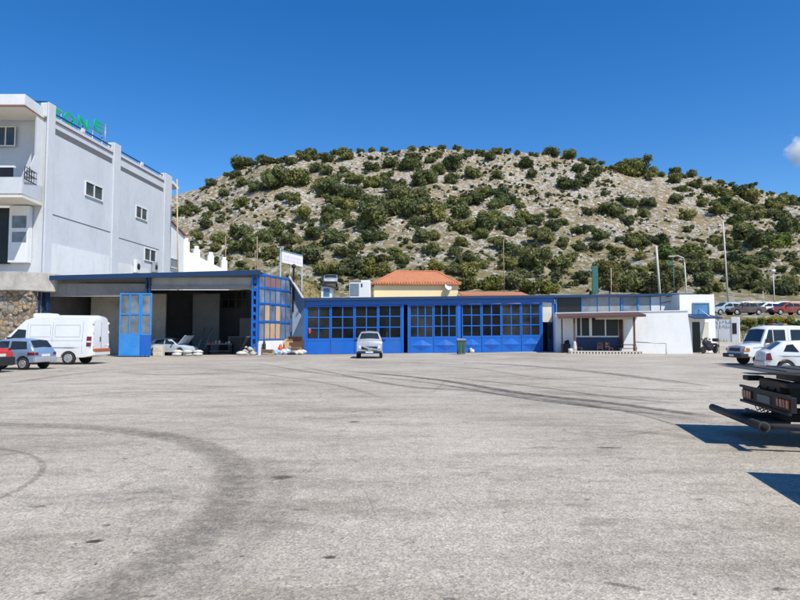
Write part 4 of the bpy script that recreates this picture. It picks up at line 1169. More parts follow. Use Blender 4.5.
# fridge shaped grey thing and clutter in the shaded left end
s, _ = K.px(566, 345, .6); p = K.M @ Vector((s, .6, 0)); z = G(p.x, p.y)
mb = MB(); mb.box(p.x - .35, p.x + .3, p.y - .3, p.y + .3, z, z + .75, .05); mb.box(p.x - .1, p.x + .2, p.y - .32, p.y - .3, z + .2, z + .6); mb.blob((p.x + .1, p.y, z + .85), .22, 2, .4)
tag(mb.build('crate', M['dark_metal']), 'dark crate in the shaded left end of the kiosk porch', 'crate')

# ------------------------------------------------------------------ white block right of the kiosk
Ba = at(690, 350, 53.5); Bb = at(716.5, 350, 53.5)
Bf = Fac(Ba.x - .8, Ba.y, Bb.x, Bb.y)
bb = empty('annex_building', tuple(Ba), 'small white annex with blue window and dark blue awning beside the kiosk', 'annex')
sT = Bf.px(714, 294)[0]; zT = Bf.px(702, 294.5)[1]
mb = Bf.mb(); mb.prism([(0, 0, -.3), (Bf.len, 0, -.3), (sT, 0, zT), (0, 0, zT)], (0, -5, 0)); mb.build('wall', M['kiosk_white'], bb)
mb = Bf.mb(); s0, s1, z0, z1 = Bf.rect(mb, 693, 303.5, 708.5, 317, .0, .03); o = mb.build('window', M['glass_blue'], bb)
mb = Bf.mb(); grid_window(mb, s0, s1, z0, z1, 1, 1, .03, .07, .12); mb.build('frame', M['blue_grey'], o)
mb = Bf.mb(); z0 = Bf.px(702, 318.5, 1.6)[1]; s1 = Bf.px(722.5, 318, 1.6)[0]
mb.prism([(.2, 2.2, z0 - .05), (s1, 1.6, z0), (s1 - .6, .01, z0 + .35), (.2, .01, z0 + .35)], (0, 0, .1)); mb.build('awning', M['blue_dark'], bb)
mb = Bf.mb(); mb.tube([(s1 - .8, 1.2, z0 + .12), (Bf.px(699, 309)[0], .05, Bf.px(699, 309)[1])], .03, 6); mb.build('awning_stay', M['white_paint'], bb)
mb = Bf.mb(); Bf.rect(mb, 692.5, 322, 700, 352, .0, .03, z0=.1); mb.build('doorway', M['glass'], bb)
mb = Bf.mb(); a, b = Bf.px(700, 330)[0], Bf.px(708.5, 330)[0]; mb.prism([(a, .01, .1), (b, .01, .1), (b, .01, Bf.px(706, 322)[1]), (lerp(a, b, .6), .01, Bf.px(706, 322)[1]), (a, .01, 1.6)], (0, .03, 0)); mb.build('cream_panel', M['cream_panel'], bb)
mb = Bf.mb(); s = Bf.px(709.5, 335)[0]; mb.tube([(s, 1.5, 0), (s, 1.5, z0 + .1)], .03, 6); mb.build('awning_pole', M['metal'], bb)

# ------------------------------------------------------------------ yellow house behind the workshop roof
YH = 70.
hx0, hx1 = at(374, 290, YH).x, at(458, 290, YH).x; hz1 = at(415, 284, YH).z
ho = empty('house', ((hx0 + hx1) / 2, YH + 3, 5.2), 'yellow house with an orange tiled hip roof behind the blue workshop', 'house')
mb = MB(); mb.box(hx0, hx1, YH, YH + 7, 4.5, hz1); mb.build('wall', M['cream'], ho)
zr_ = at(415, 271.5, YH + 3.5).z; ov = .3
e = [(hx0 - ov, YH - ov, hz1), (hx1 + ov, YH - ov, hz1), (hx1 + ov, YH + 7 + ov, hz1), (hx0 - ov, YH + 7 + ov, hz1)]
rx0, rx1 = at(396, 272, YH + 3.5).x, at(437, 272, YH + 3.5).x
r = [(rx0, YH + 3.5, zr_), (rx1, YH + 3.5, zr_)]
mb = MB(); mb.face([e[0], e[1], r[1], r[0]]); mb.face([e[2], e[3], r[0], r[1]]); mb.face([e[1], e[2], r[1]]); mb.face([e[3], e[0], r[0]]); mb.face(e[::-1])
rf = mb.build('roof', M['tiles'], ho)
mb = MB(); mb.tube([e[0], r[0], r[1], e[1]], .13, 8); mb.tube([Vector(e[0]) + Vector((0, 0, -.05)), Vector(e[1]) + Vector((0, 0, -.05))], .09, 6)
for k in range(34): mb.tube([(lerp(e[0][0], e[1][0], k / 33), YH - ov - .05, hz1 + .02), (lerp(e[0][0], e[1][0], k / 33), YH - ov + .35, hz1 + .25)], .09, 6)
mb.build('ridge_tile', M['tiles'], rf)
mb = MB(); p = at(448, 287, YH - .3)
prof = [(.01, 0), (.25, .03), (.42, .1), (.43, .1), (.25, .02), (.01, -.02)]
mb.M = Matrix.Translation(p) @ Matrix.Rotation(math.radians(62), 4, 'X') @ Matrix.Rotation(.4, 4, 'Y')
mb.lathe(prof, (0, 0, 0), 'z', 18); mb.tube([(0, -.3, .02), (0, 0, .45)], .02, 5)
mb.M = None; mb.tube([p, p + Vector((-.3, .2, -.5)), p + Vector((-.3, .2, -1.6))], .03, 6)
tag(mb.build('satellite_dish', M['white_paint']), 'white satellite dish at the right end of the yellow house', 'satellite dish')
# low second tiled roof
YH2 = 66.
a, b = at(462, 296, YH2), at(529, 296, YH2)
h2 = empty('tiled_shed', ((a.x + b.x) / 2, YH2 + 2, 5), 'low shed with an orange tiled roof right of the yellow house', 'shed')
mb = MB(); mb.box(a.x + .2, b.x - .2, YH2 + .3, YH2 + 4, 4.2, a.z); mb.build('wall', M['cream'], h2)
zz = at(495, 293.2, YH2 + 3).z
mb = MB(); mb.prism([(a.x, YH2, a.z), (b.x, YH2, a.z), (b.x, YH2 + 4.3, zz + .12), (a.x, YH2 + 4.3, zz + .12)], (0, 0, .12)); mb.build('roof', M['tiles'], h2)

# ------------------------------------------------------------------ billboard, bank, small shed
YB = 56.
p0, p1 = at(281.5, 280, YB), at(302.5, 280, YB + 1.5)
Bo = Fac(p0.x, p0.y, p1.x, p1.y)
bo = empty('billboard', tuple(p0), 'faded white billboard on pale blue posts above the garage roof', 'billboard')
zb0, zb1 = Bo.px(283, 262.5)[1], Bo.px(283, 251.5)[1]; zc0_, zc1_ = Bo.px(302, 267)[1], Bo.px(302, 256.5)[1]
bl = Bo.len
mb = Bo.mb(); mb.prism([(0, .02, zb0), (bl, .02, zc0_), (bl, .02, zc1_), (0, .02, zb1)], (0, -.08, 0)); pn = mb.build('board', M['sign_white'], bo)
mb = Bo.mb()
mb.prism([(-.05, .03, zb1), (bl, .03, zc1_), (bl, .03, zc1_ + .14), (-.05, .03, zb1 + .14)], (0, -.6, .12)); mb.build('top_strip', M['blue_grey'], bo)
mb = Bo.mb()
rnd = random.Random(2)
for r in range(2):
    s = .25
    while s < bl - .3:
        w = rnd.uniform(.06, .16); z = lerp(lerp(zb0, zb1, .62 - .3 * r), lerp(zc0_, zc1_, .62 - .3 * r), s / bl)
        mb.box(s, s + w, .02, .026, z - .1, z + .1); s += w + rnd.uniform(.04, .1)
mb.build('faded_print', M['sign_pink'], pn)
for s, z in ((-.05, zb1 + .3), (bl, zc1_ + .1)):
    mb = Bo.mb(); mb.box(s - .05, s + .05, -.2, -.1, 1.0, z); mb.build('post', M['dusk_paint'], bo)
for s in (bl * .42, bl * .58):
    mb = Bo.mb(); mb.box(s - .03, s + .03, -.2, -.14, 1.0, zb0 + .1); mb.build('brace', M['dull_panel'], bo)
# dry earth bank between garage and workshop
mb = MB(); bm = mb.bm
def bankz(px, Y): return at(px, pw([(270, 281), (290, 279), (300, 280), (316, 285), (319, 290), (322, 301), (345, 312)], px), Y).z
rows = []
for Y in (53.6, 54.5, 56, 58, 60, 62.5, 65):
    row = []
    for k in range(22):
        px = lerp(276, 345, k / 21); p = at(px, 290, Y)
        top = bankz(px, 62.5)
        z = lerp(1.2, top, min(1, (Y - 53.6) / 7.0) ** .5) + .22 * noise.noise(Vector((p.x, Y, 0)) * .9)
        row.append(bm.verts.new((p.x, Y, z)))
    rows.append(row)
for a, b in zip(rows, rows[1:]):
    for i in range(21): bm.faces.new((a[i], a[i + 1], b[i + 1], b[i])).smooth = True
tag(mb.build('earth_bank', M['dry_bank'], fix=False), kind='structure')
YD = 60.
p0, p1 = at(319.5, 297, YD), at(333, 297, YD)
sh = empty('small_shed', (p0.x, YD, 4), 'tiny whitish shed with a dark tilted roof behind the workshop', 'shed')
mb = MB(); mb.box(p0.x + .15, p1.x - .1, YD, YD + 2, 3.0, at(325, 286.5, YD).z); mb.build('wall', M['white_wall'], sh)
mb = MB(); mb.prism([(p0.x - .1, YD - .3, at(320, 284.5, YD).z), (p1.x + .35, YD - .3, at(337, 289, YD).z), (p1.x + .35, YD + 2.2, at(337, 289, YD).z + .2), (p0.x - .1, YD + 2.2, at(320, 284.5, YD).z + .2)], (0, 0, .12)); mb.build('roof', M['black_plastic'], sh)
mb = MB(); q = at(326.5, 292.5, YD); mb.box(q.x - .3, q.x + .3, YD - .03, YD, q.z - .4, q.z + .4); mb.build('window', M['glass_blue'], sh)

# ------------------------------------------------------------------ wall with spray paint, terrace kerb
YW = 63.4
p0, p1 = at(700, 330, YW + 1.5), at(739.5, 330, YW - .5)
Wl = Fac(p0.x, p0.y, p1.x, p1.y)
mb = Wl.mb(); z0 = .2; zt = Wl.px(725, 319.5)[1]; zt2 = Wl.px(737, 317)[1]; s9 = Wl.px(731.5, 330)[0]
mb.box(0, s9, -.25, 0, z0, zt); gw2 = mb.build('boundary_wall', M['white_wall'])
tag(gw2, 'low greyish white boundary wall with spray paint below the terrace', 'wall')
mb = Wl.mb(); mb.box(s9 + .002, Wl.len, -.6, .06, z0, zt2, .03); mb.build('gate_pillar', M['kiosk_white'], gw2)
mb = Wl.mb(); a = Wl.px(734.5, 328)[0]; mb.box(a - .2, a + .2, .06, .075, Wl.px(734, 334)[1], Wl.px(734, 323)[1]); mb.build('meter_box', M['dark_metal'], gw2)
mb = Wl.mb(); rnd = random.Random(9); a0, a1 = Wl.px(716, 328)[0], Wl.px(729, 328)[0]; zc = Wl.px(722, 327)[1]
for r in range(2):
    s = a0
    while s < a1:
        pts = [(s + rnd.uniform(-.05, .25), .012, zc + .55 - r * .5 + rnd.uniform(-.2, .2)) for _ in range(5)]
        mb.tube(pts, .022, 4); s += .3
mb.build('spray_paint', M['graffiti'], gw2)

# ------------------------------------------------------------------ vehicles
class Car:
    """local frame: front at -x, length along x, z up; built round the origin, then placed"""
    def __init__(s, name, label, cat, Ln, Wd, top, belt, sill, arches, tum=.24, paint='white_paint', ar=.36, wr=.31, group=None, front_taper=.12, rear_taper=.07, rimm='rim', crown=.03):
        s.L, s.W, s.top, s.belt, s.sill, s.ar, s.tum = Ln, Wd, top, belt, sill, ar, tum
        s.arches = arches; s.ft, s.rt, s.crown = front_taper, rear_taper, crown
        s.root = empty(name, (0, 0, 0), label, cat, group)
        xs = {0., Ln}
        for i in range(41): xs.add(round(Ln * i / 40, 4))
        for x, z in top: xs.add(x)
        for a in arches:
            for k in range(-8, 9): xs.add(round(a + ar * math.sin(k / 8 * PI / 2), 4))
            xs.add(a - ar - .004); xs.add(a + ar + .004)
        xs = sorted(x for x in xs if 0 <= x <= Ln)
        out = [xs[0]]
        for x in xs[1:]:
            if x - out[-1] > .003: out.append(x)
        mb = MB(); rings = []
        for x in out:
            P = s.sect(x); ring = [(x - Ln / 2, -y, z) for y, z in P] + [(x - Ln / 2, y, z) for y, z in P[-2:0:-1]]
            rings.append([mb.bm.verts.new(p) for p in ring])
        for A, B in zip(rings, rings[1:]):
            n = len(A)
            for k in range(n): mb.bm.faces.new((A[k], A[(k + 1) % n], B[(k + 1) % n], B[k]))
        mb.bm.faces.new(rings[0][::-1]); mb.bm.faces.new(rings[-1])
        s.body = mb.build('body', M[paint], s.root, sharp=38)
        for a in arches:
            for sd_ in (-1, 1): s.wheel(a, sd_, wr, rimm)
    def w(s, x):
        return s.W / 2 * (1 - s.ft * max(0, 1 - x / .55) ** 2 - s.rt * max(0, 1 - (s.L - x) / .4) ** 2)
    def zt(s, x): return pw(s.top, x)
    def zb(s, x):
        z = s.sill + .10 * max(0, 1 - x / .5) + .10 * max(0, 1 - (s.L - x) / .5)
        for a in s.arches:
            if abs(x - a) < s.ar: z = max(z, .30 + math.sqrt(s.ar ** 2 - (x - a) ** 2))
        return z
    def sect(s, x):
        zt, zb, w = s.zt(x), s.zb(x), s.w(x)
        b = max(min(s.belt, zt - .05), zb + .06); zt = max(zt, b + .05)
        yt = w - s.tum * max(0, zt - .06 - b) if zt - b > .12 else w - .035
        return [(0, zb), (w * .9, zb), (w - .02, zb + .02), (w, lerp(zb + .02, b, .55)), (w - .012, b), (yt, max(zt - .07, b + .01)), (yt - .07, zt - .012), (0, zt + s.crown)]
    def sy(s, x, z):
        P = s.sect(x)[2:7]
        if z <= P[0][1]: return P[0][0]
        for (y0, z0), (y1, z1) in zip(P, P[1:]):
            if z0 <= z <= z1: return lerp(y0, y1, (z - z0) / max(1e-6, z1 - z0))
        return P[-1][0]
    def wheel(s, x, sd_, r, rimm):
        y = sd_ * (s.W / 2 - .12); o = (x - s.L / 2, y, r)
        mb = MB(); h = .10
        mb.lathe([(r * .62, -h), (r * .9, -h), (r, -h * .7), (r, h * .7), (r * .9, h), (r * .62, h)], o, 'y', 22)
        t = mb.build('wheel', M['rubber'], s.root)
        mb = MB(); e = sd_
        pr = [(r * .66, .09), (r * .66, .125), (r * .56, .112), (r * .3, .103), (r * .22, .125), (.01, .13)]
        mb.lathe([(a, b * e) for a, b in pr], o, 'y', 18); 
        rim = mb.build('rim', M[rimm], t)
        mb = MB()
        for k in range(6):
            a = k * PI / 3; c = Vector((o[0] + math.cos(a) * r * .43, y + e * .062, o[2] + math.sin(a) * r * .43)); mb.blob(c, .035, 1, 0, (1, .5, 1))
        put(mb.build('rim_hole', M['black_plastic']), rim) if False else mb.bm.free()
    def side(s, poly, m='glass_car', name='side_window', sides=(-1, 1), off=.006):
        for sd_ in sides:
            mb = MB(); n = len(poly)
            # triangulated fan with sampled edges so it follows the flank
            pts = []
            for (x0, z0), (x1, z1) in zip(poly, poly[1:] + poly[:1]):
                for k in range(3): pts.append((lerp(x0, x1, k / 3), lerp(z0, z1, k / 3)))
            c = (sum(p[0] for p in pts) / len(pts), sum(p[1] for p in pts) / len(pts))
            V = [mb.v((x - s.L / 2, sd_ * (s.sy(x, z) + off), z)) for x, z in pts]; cv = mb.v((c[0] - s.L / 2, sd_ * (s.sy(*c) + off), c[1]))
            for i in range(len(V)):
                t = (V[i], V[(i + 1) % len(V)], cv)
                mb.bm.faces.new(t if sd_ < 0 else t[::-1])
            mb.build(name, M[m], s.root, fix=False)
    def topg(s, x0, x1, m='glass_car', name='windscreen', f=.93, off=.012):
        mb = MB(); rows = []
        for k in range(7):
            x = lerp(x0, x1, k / 6); y = (s.sect(x)[6][0] + .03) * f; z = s.zt(x) + off
            rows.append([mb.v((x - s.L / 2, y * j / 3, z + s.crown * (1 - abs(j) / 3))) for j in range(-3, 4)])
        for a, b in zip(rows, rows[1:]):
            for i in range(6): mb.bm.faces.new((a[i], b[i], b[i + 1], a[i + 1]))
        mb.build(name, M[m], s.root)
    def end(s, front, y0, y1, z0, z1, m, name, t=.02, bev=0, both=False):
        x = 0 if front else s.L
        for e in ((1, -1) if both else (1,)):
            mb = MB(); a, b = sorted((y0 * e, y1 * e))
            mb.box(*sorted(((x - s.L / 2) - (t if front else .05), (x - s.L / 2) + (.05 if front else t))), a, b, z0, z1, bev)
            mb.build(name, M[m], s.root)
    def box(s, x0, x1, y0, y1, z0, z1, m, name, bev=0, both=False):
        for e in ((1, -1) if both else (1,)):
            mb = MB(); a, b = sorted((y0 * e, y1 * e)); mb.box(x0 - s.L / 2, x1 - s.L / 2, a, b, z0, z1, bev)
            mb.build(name, M[m], s.root)
    def seam(s, pts, sides=(-1, 1), r=.007):
        for sd_ in sides:
            mb = MB(); P = []
            for (x0, z0), (x1, z1) in zip(pts, pts[1:]):
                for k in range(5): x, z = lerp(x0, x1, k / 5), lerp(z0, z1, k / 5); P.append((x - s.L / 2, sd_ * (s.sy(x, z) + .001), z))
            x, z = pts[-1]; P.append((x - s.L / 2, sd_ * (s.sy(x, z) + .001), z)); mb.tube(P, r, 4)
            mb.build('panel_seam', M['groove'], s.root)
    def mirrors(s, x, z, m='black_plastic'):
        for e in (-1, 1):
            y = s.sy(x, z); mb = MB(); a, b = sorted((e * (y - .02), e * (y + .2))); mb.box(x - s.L / 2 - .05, x - s.L / 2 + .05, a, b, z - .02, z + .14, .03)
            mb.build('mirror', M[m], s.root)
    def place(s, X, Y, rz, dz=0, z=None):
        s.root.location = (X, Y, (G(X, Y) if z is None else z) + dz); s.root.rotation_euler = (0, 0, rz); return s.root

# --- white panel van
van = Car('panel_van', 'tall white panel van parked by the left garage bay behind a small blue car', 'van', 5.9, 1.98,
          [(0, .86), (.12, .98), (.9, 1.18), (1.75, 2.02), (2.15, 2.42), (2.7, 2.60), (3.4, 2.66), (5.72, 2.64), (5.85, 2.55), (5.9, 2.38)], 1.22, .38, [.98, 4.62], tum=.115, ar=.43, wr=.35, crown=.05)
van.topg(.98, 1.8, 'glass_car', 'windscreen', .9)
van.side([(1.32, 1.30), (2.28, 1.26), (2.28, 1.88), (1.85, 1.92)], 'glass_car', 'side_window')
van.seam([(2.36, .62), (2.36, 2.25)]); van.seam([(3.72, .62), (3.72, 2.28)]); van.seam([(5.35, .6), (5.35, 2.35)]); van.seam([(2.36, 1.30), (5.35, 1.30)]); van.seam([(2.5, 2.14), (3.6, 2.14), (3.6, 1.5), (2.5, 1.5), (2.5, 2.14)]); van.seam([(3.85, 2.14), (5.2, 2.14), (5.2, 1.5), (3.85, 1.5), (3.85, 2.14)]); van.seam([(.8, .92), (5.8, .92)], r=.02)
van.side([(5.60, 1.0), (5.84, 1.0), (5.84, 1.52), (5.60, 1.52)], 'lamp_red', 'tail_light', off=.03)
van.side([(5.61, 1.2), (5.83, 1.2), (5.83, 1.28), (5.61, 1.28)], 'lamp_clear', 'reversing_light', off=.036)
van.box(5.86, 6.0, -.9, .9, .50, .70, 'white_paint', 'rear_bumper', .03)
van.box(5.9, 6.012, -.86, .86, .68, .86, 'lamp_amber', 'rear_reflector_strip', .01)
van.box(5.895, 5.912, -.01, .01, .75, 2.3, 'groove', 'door_gap'); van.box(5.9, 5.93, -.16, -.10, 1.25, 1.5, 'black_plastic', 'door_handle')
van.box(5.895, 5.91, .3, .7, 1.0, 1.12, 'plate', 'number_plate')
for y in (-.85, .85):
    for z in (1.0, 1.7, 2.2): van.box(5.87, 5.93, y - .03, y + .03, z, z + .12, 'white_paint', 'hinge')
van.box(2.35, 3.3, -.5, .5, 2.5, 2.80, 'white_paint', 'roof_cooling_unit', .1)
van.mirrors(1.42, 1.35); van.box(-.06, .25, -.85, .85, .38, .62, 'black_plastic', 'front_bumper', .05); van.end(True, .45, .8, .72, .95, 'lamp_clear', 'headlight', .03, .03, True); van.side([(2.4, 1.14), (2.6, 1.14), (2.6, 1.2), (2.4, 1.2)], 'black_plastic', 'handle', off=.02)
van.place(at(92, 360, 33).x - 2.98, 34.0, 0)

# --- small ice blue hatchback, seen from the rear left
sc_ = Car('hatchback_car', 'small ice blue three door hatchback parked in front of the white van', 'car', 3.34, 1.52,
          [(0, .66), (.1, .78), (.75, .92), (1.45, 1.36), (1.7, 1.42), (2.6, 1.43), (2.95, 1.36), (3.22, .98), (3.34, .80)], .88, .26, [.62, 2.74], tum=.30, paint='ice_paint', ar=.33, wr=.275)
sc_.topg(.86, 1.40); sc_.topg(2.97, 3.2, 'glass_car', 'rear_window', .9)
sc_.side([(1.02, .95), (2.0, .93), (2.0, 1.32), (1.55, 1.32)]); sc_.side([(2.1, .93), (2.95, .95), (2.85, 1.30), (2.1, 1.32)], name='rear_side_window')
sc_.side([(3.0, .68), (3.33, .68), (3.31, .80), (3.0, .80)], 'lamp_red', 'tail_light', off=.02); sc_.end(False, .5, .70, .68, .80, 'lamp_red', 'tail_light', .015, .01, True)
sc_.box(3.2, 3.40, -.72, .72, .34, .58, 'silver_paint', 'rear_bumper', .05); sc_.end(False, -.26, .26, .60, .72, 'plate', 'number_plate', .02)
sc_.box(-.05, .2, -.7, .7, .3, .55, 'silver_paint', 'front_bumper', .05); sc_.end(True, .4, .66, .6, .72, 'lamp_clear', 'headlight', .02, .02, True)
sc_.seam([(2.05, .5), (2.05, 1.3)]); sc_.seam([(.95, .42), (2.05, .42)], r=.012); sc_.mirrors(1.15, .95); sc_.side([(1.85, .82), (2.0, .82), (2.0, .86), (1.85, .86)], 'black_plastic', 'handle', off=.012)
sc_.box(2.3, 2.4, .3, .33, 1.43, 1.44, 'black_plastic', 'aerial_base')
p = at(31, 366, 28.5); sc_.place(p.x - 1.1, 28.9, -.12)

# --- red car half out of the frame
rc = Car('red_car', 'bright red car with black bumper cut off by the left frame edge', 'car', 3.9, 1.66,
         [(0, .62), (.08, .78), (.9, .95), (1.6, 1.40), (2.6, 1.45), (3.4, 1.32), (3.75, 1.0), (3.9, .86)], .92, .30, [.7, 3.2], paint='red_paint', ar=.36, wr=.30)
rc.topg(1.0, 1.55); rc.topg(3.42, 3.72, 'glass_car', 'rear_window'); rc.side([(1.15, .98), (2.2, .98), (2.2, 1.34), (1.65, 1.34)]); rc.side([(2.28, .98), (3.3, 1.0), (3.15, 1.30), (2.28, 1.35)], name='rear_side_window')
rc.box(3.62, 3.99, -.82, .82, .28, .66, 'black_plastic', 'rear_bumper', .08); rc.side([(3.55, .72), (3.85, .72), (3.82, 1.02), (3.62, 1.05)], 'lamp_red', 'tail_light', off=.012); rc.box(-.05, .3, -.8, .8, .28, .6, 'black_plastic', 'front_bumper', .06)
rc.end(False, -.26, .26, .68, .8, 'plate', 'number_plate', .02); rc.seam([(2.24, .5), (2.24, 1.34)]); rc.mirrors(1.3, 1.0)
p = at(12, 365, 25.6); rc.place(p.x - 2.75, 26.2, -.04)

# --- silver van facing the viewer, in front of the blue doors
sv = Car('silver_van', 'small battered silver van with broken grille facing out before the blue doors', 'van', 3.9, 1.75,
         [(0, .72), (.04, .96), (.12, 1.14), (.34, 1.25), (.68, 1.66), (.88, 1.76), (1.2, 1.80), (3.75, 1.78), (3.9, 1.6)], 1.08, .34, [.75, 3.1], tum=.40, paint='silver_paint', ar=.36, wr=.30, front_taper=.05)
sv.topg(.37, .68, 'glass_car', 'windscreen', .86); sv.side([(.7, 1.12), (1.5, 1.12), (1.5, 1.58), (.95, 1.58)])
sv.end(True, -.52, .52, .60, .80, 'black_plastic', 'broken_grille', .02, .01); sv.end(True, .56, .74, .64, .86, 'lamp_clear', 'headlight', .03, .03, True); sv.box(-.12, .12, -.78, .78, .36, .50, 'dark_metal', 'front_bumper', .03)
sv.box(-.10, .0, -.18, .12, .50, .72, 'metal', 'bent_radiator', .04); sv.box(-.13, -.11, -.25, .25, .38, .48, 'plate', 'number_plate')
mb = MB(); mb.prism([(-2.03, -.55, .56), (-2.03, .1, .64), (-2.03, .5, .80), (-2.03, .42, .84), (-2.03, -.1, .70), (-2.03, -.6, .62)], (.04, 0, 0)); mb.build('torn_trim', M['silver_paint'], sv.root)
sv.mirrors(.8, 1.14); sv.seam([(1.55, .5), (1.55, 1.6)]); sv.seam([(.06, .93), (.06, .95)])
p = at(368.5, 357.5, 40.4); sv.place(p.x, 42.3, PI / 2 + .03)

# --- white double cab truck on the right
tk = Car('double_cab_truck', 'white double cab truck with a blue and amber light bar on its roof', 'truck', 5.3, 1.95,
         [(0, .78), (.06, 1.00), (.10, 1.08), (.86, 1.20), (.92, 1.24), (1.28, 2.05), (1.45, 2.17), (1.7, 2.22), (3.35, 2.22), (3.5, 2.12), (3.55, 1.2), (3.6, 1.0), (5.3, 1.0)], 1.18, .45, [.90, 4.2], tum=.12, paint='white_paint', ar=.42, wr=.36, front_taper=.04, rimm='white_rim')
tk.topg(.95, 1.26, 'glass_car', 'windscreen', .92)
tk.side([(1.18, 1.27), (1.62, 1.25), (1.62, 2.0), (1.42, 2.0)], name='quarter_window'); tk.side([(1.68, 1.25), (2.32, 1.25), (2.32, 2.0), (1.68, 2.0)]); tk.side([(2.62, 1.27), (3.32, 1.27), (3.32, 2.0), (2.62, 2.0)], name='rear_side_window')
tk.side([(.5, .96), (1.6, 1.04), (1.6, 1.08), (.5, 1.00)], 'blue_light', 'blue_stripe', off=.004); tk.side([(1.2, 1.16), (3.4, 1.21), (3.4, 1.23), (1.2, 1.18)], 'blue_light', 'blue_stripe', off=.005)
tk.end(True, -.6, .6, .78, .97, 'black_plastic', 'grille', .03, .01); tk.end(True, .62, .84, .78, .97, 'lamp_clear', 'headlight', .05, .02, True)
tk.side([(.02, .78), (.3, .78), (.3, .97), (.02, .97)], 'lamp_amber', 'indicator', off=.02); tk.end(True, .84, .96, .79, .96, 'lamp_amber', 'indicator', .04, .01, True)
tk.box(-.22, .22, -1.0, 1.0, .42, .66, 'black_plastic', 'front_bumper', .04); tk.box(-.235, -.22, -.26, .26, .48, .60, 'plate', 'number_plate')
tk.box(2.35, 2.55, -.6, .0, 2.2, 2.36, 'lamp_blue', 'light_bar', .03); tk.box(2.3, 2.6, -.75, .75, 2.2, 2.27, 'metal', 'light_bar_base', .01); tk.box(2.35, 2.55, -.6 + .62, .25, 2.22, 2.36, 'lamp_blue', 'light_bar', .03); tk.box(2.35, 2.55, .3, .72, 2.22, 2.38, 'lamp_amber', 'beacon', .03); tk.box(2.35, 2.55, -.74, -.62, 2.22, 2.36, 'lamp_amber', 'beacon', .02)
tk.seam([(1.66, .6), (1.66, 2.1)]); tk.seam([(2.48, .6), (2.48, 2.1)]); tk.seam([(.92, .75), (.92, 1.2)]); tk.mirrors(1.25, 1.35); tk.box(3.5, 5.28, -.97, .97, 1.0, 1.32, 'white_paint', 'load_bed', .02)
tk.side([(2.1, 1.0), (2.3, 1.0), (2.3, 1.05), (2.1, 1.05)], 'black_plastic', 'handle', off=.02)
p = at(735, 360, 34.0); tk.place(p.x + 3.25, 35.0, -.02)

# --- white hatchback nearer, its tail to the left
wh = Car('white_coupe', 'white hatchback coupe with red tail light behind the flatbed deck at right', 'car', 4.0, 1.66,
         [(0, .60), (.1, .72), (1.1, .90), (1.9, 1.34), (2.4, 1.42), (3.3, 1.39), (3.82, 1.02), (3.95, .96), (4.0, .88)], .90, .28, [.8, 3.25], tum=.32, ar=.35, wr=.30)
wh.topg(1.2, 1.85); wh.topg(3.36, 3.76, 'glass_car', 'rear_window'); wh.side([(1.55, .95), (2.4, .93), (2.4, 1.25), (2.0, 1.25)]); wh.side([(2.75, .96), (3.32, .98), (3.18, 1.26), (2.95, 1.29)], name='rear_side_window')
wh.side([(3.74, .62), (3.97, .62), (3.95, .90), (3.80, .92)], 'lamp_red', 'tail_light', off=.02);
wh.box(3.85, 4.06, -.80, .80, .34, .58, 'silver_paint', 'rear_bumper', .05); wh.end(False, -.26, .26, .62, .74, 'plate', 'number_plate', .02); wh.seam([(2.6, .5), (2.6, 1.2)]); wh.mirrors(1.7, .98); wh.box(-.05, .2, -.76, .76, .3, .55, 'white_paint', 'front_bumper', .05); wh.seam([(.9, .78), (3.9, .80)], r=.012)
p = at(769, 365, 24.2); wh.place(p.x + 2.72, 25.6, PI - .29)

# --- cars on the terrace
def tz(px, py, Y): p = at(px, py, Y); return p.x, Y, H(p.x, Y)
def saloon(label, paint, px, Y, rz, name='saloon_car', hatch=False):
    tp = [(0, .62), (.1, .75), (1.1, .92), (1.95, 1.38), (2.4, 1.43), (3.1, 1.40), (3.75, 1.0), (4.3, .96), (4.4, .85)] if not hatch else [(0, .62), (.1, .75), (.95, .95), (1.7, 1.45), (2.2, 1.52), (3.5, 1.48), (3.9, 1.05), (4.05, .85)]
    Ln = tp[-1][0]
    c = Car(name, label, 'car', Ln, 1.7, tp, .93, .28, [.8, Ln - .95], paint=paint, ar=.35, wr=.30)
    c.topg(tp[2][0] + .1, tp[3][0] - .05); c.topg(tp[5][0] + .05, tp[6][0] - .05, 'glass_car', 'rear_window')
    c.side([(1.35, .98), (2.35, .97), (2.35, 1.34), (1.9, 1.34)]); c.side([(2.43, .97), (3.3, .98), (3.1, 1.30), (2.43, 1.34)], name='rear_side_window')
    c.end(True, .45, .75, .6, .74, 'lamp_clear', 'headlight', .02, .02, True); c.end(False, .5, .78, .66, .82, 'lamp_red', 'tail_light', .02, .02, True)
    c.box(-.06, .2, -.78, .78, .3, .52, 'black_plastic', 'front_bumper', .05); c.box(Ln - .15, Ln + .06, -.78, .78, .32, .56, 'black_plastic', 'rear_bumper', .05); c.mirrors(1.5, 1.0)
    x, y, z = tz(px, 312, Y); c.place(x, y, rz, z=z); return c
saloon('pale teal white car peeping out behind the annex on the terrace', 'teal_paint', 726, 72, .1, 'parked_car', True)
saloon('dusty dark brown saloon car on the terrace edge', 'brown_paint', 744, 71.2, .08)
saloon('faded red car at the right end of the terrace', 'dull_red_paint', 786, 72, .05, 'red_hatchback', True)
c = saloon('white car parked behind the gap between the brown and red cars', 'white_paint', 766, 79, .0, 'parked_car', True); c.root.location.z += .05

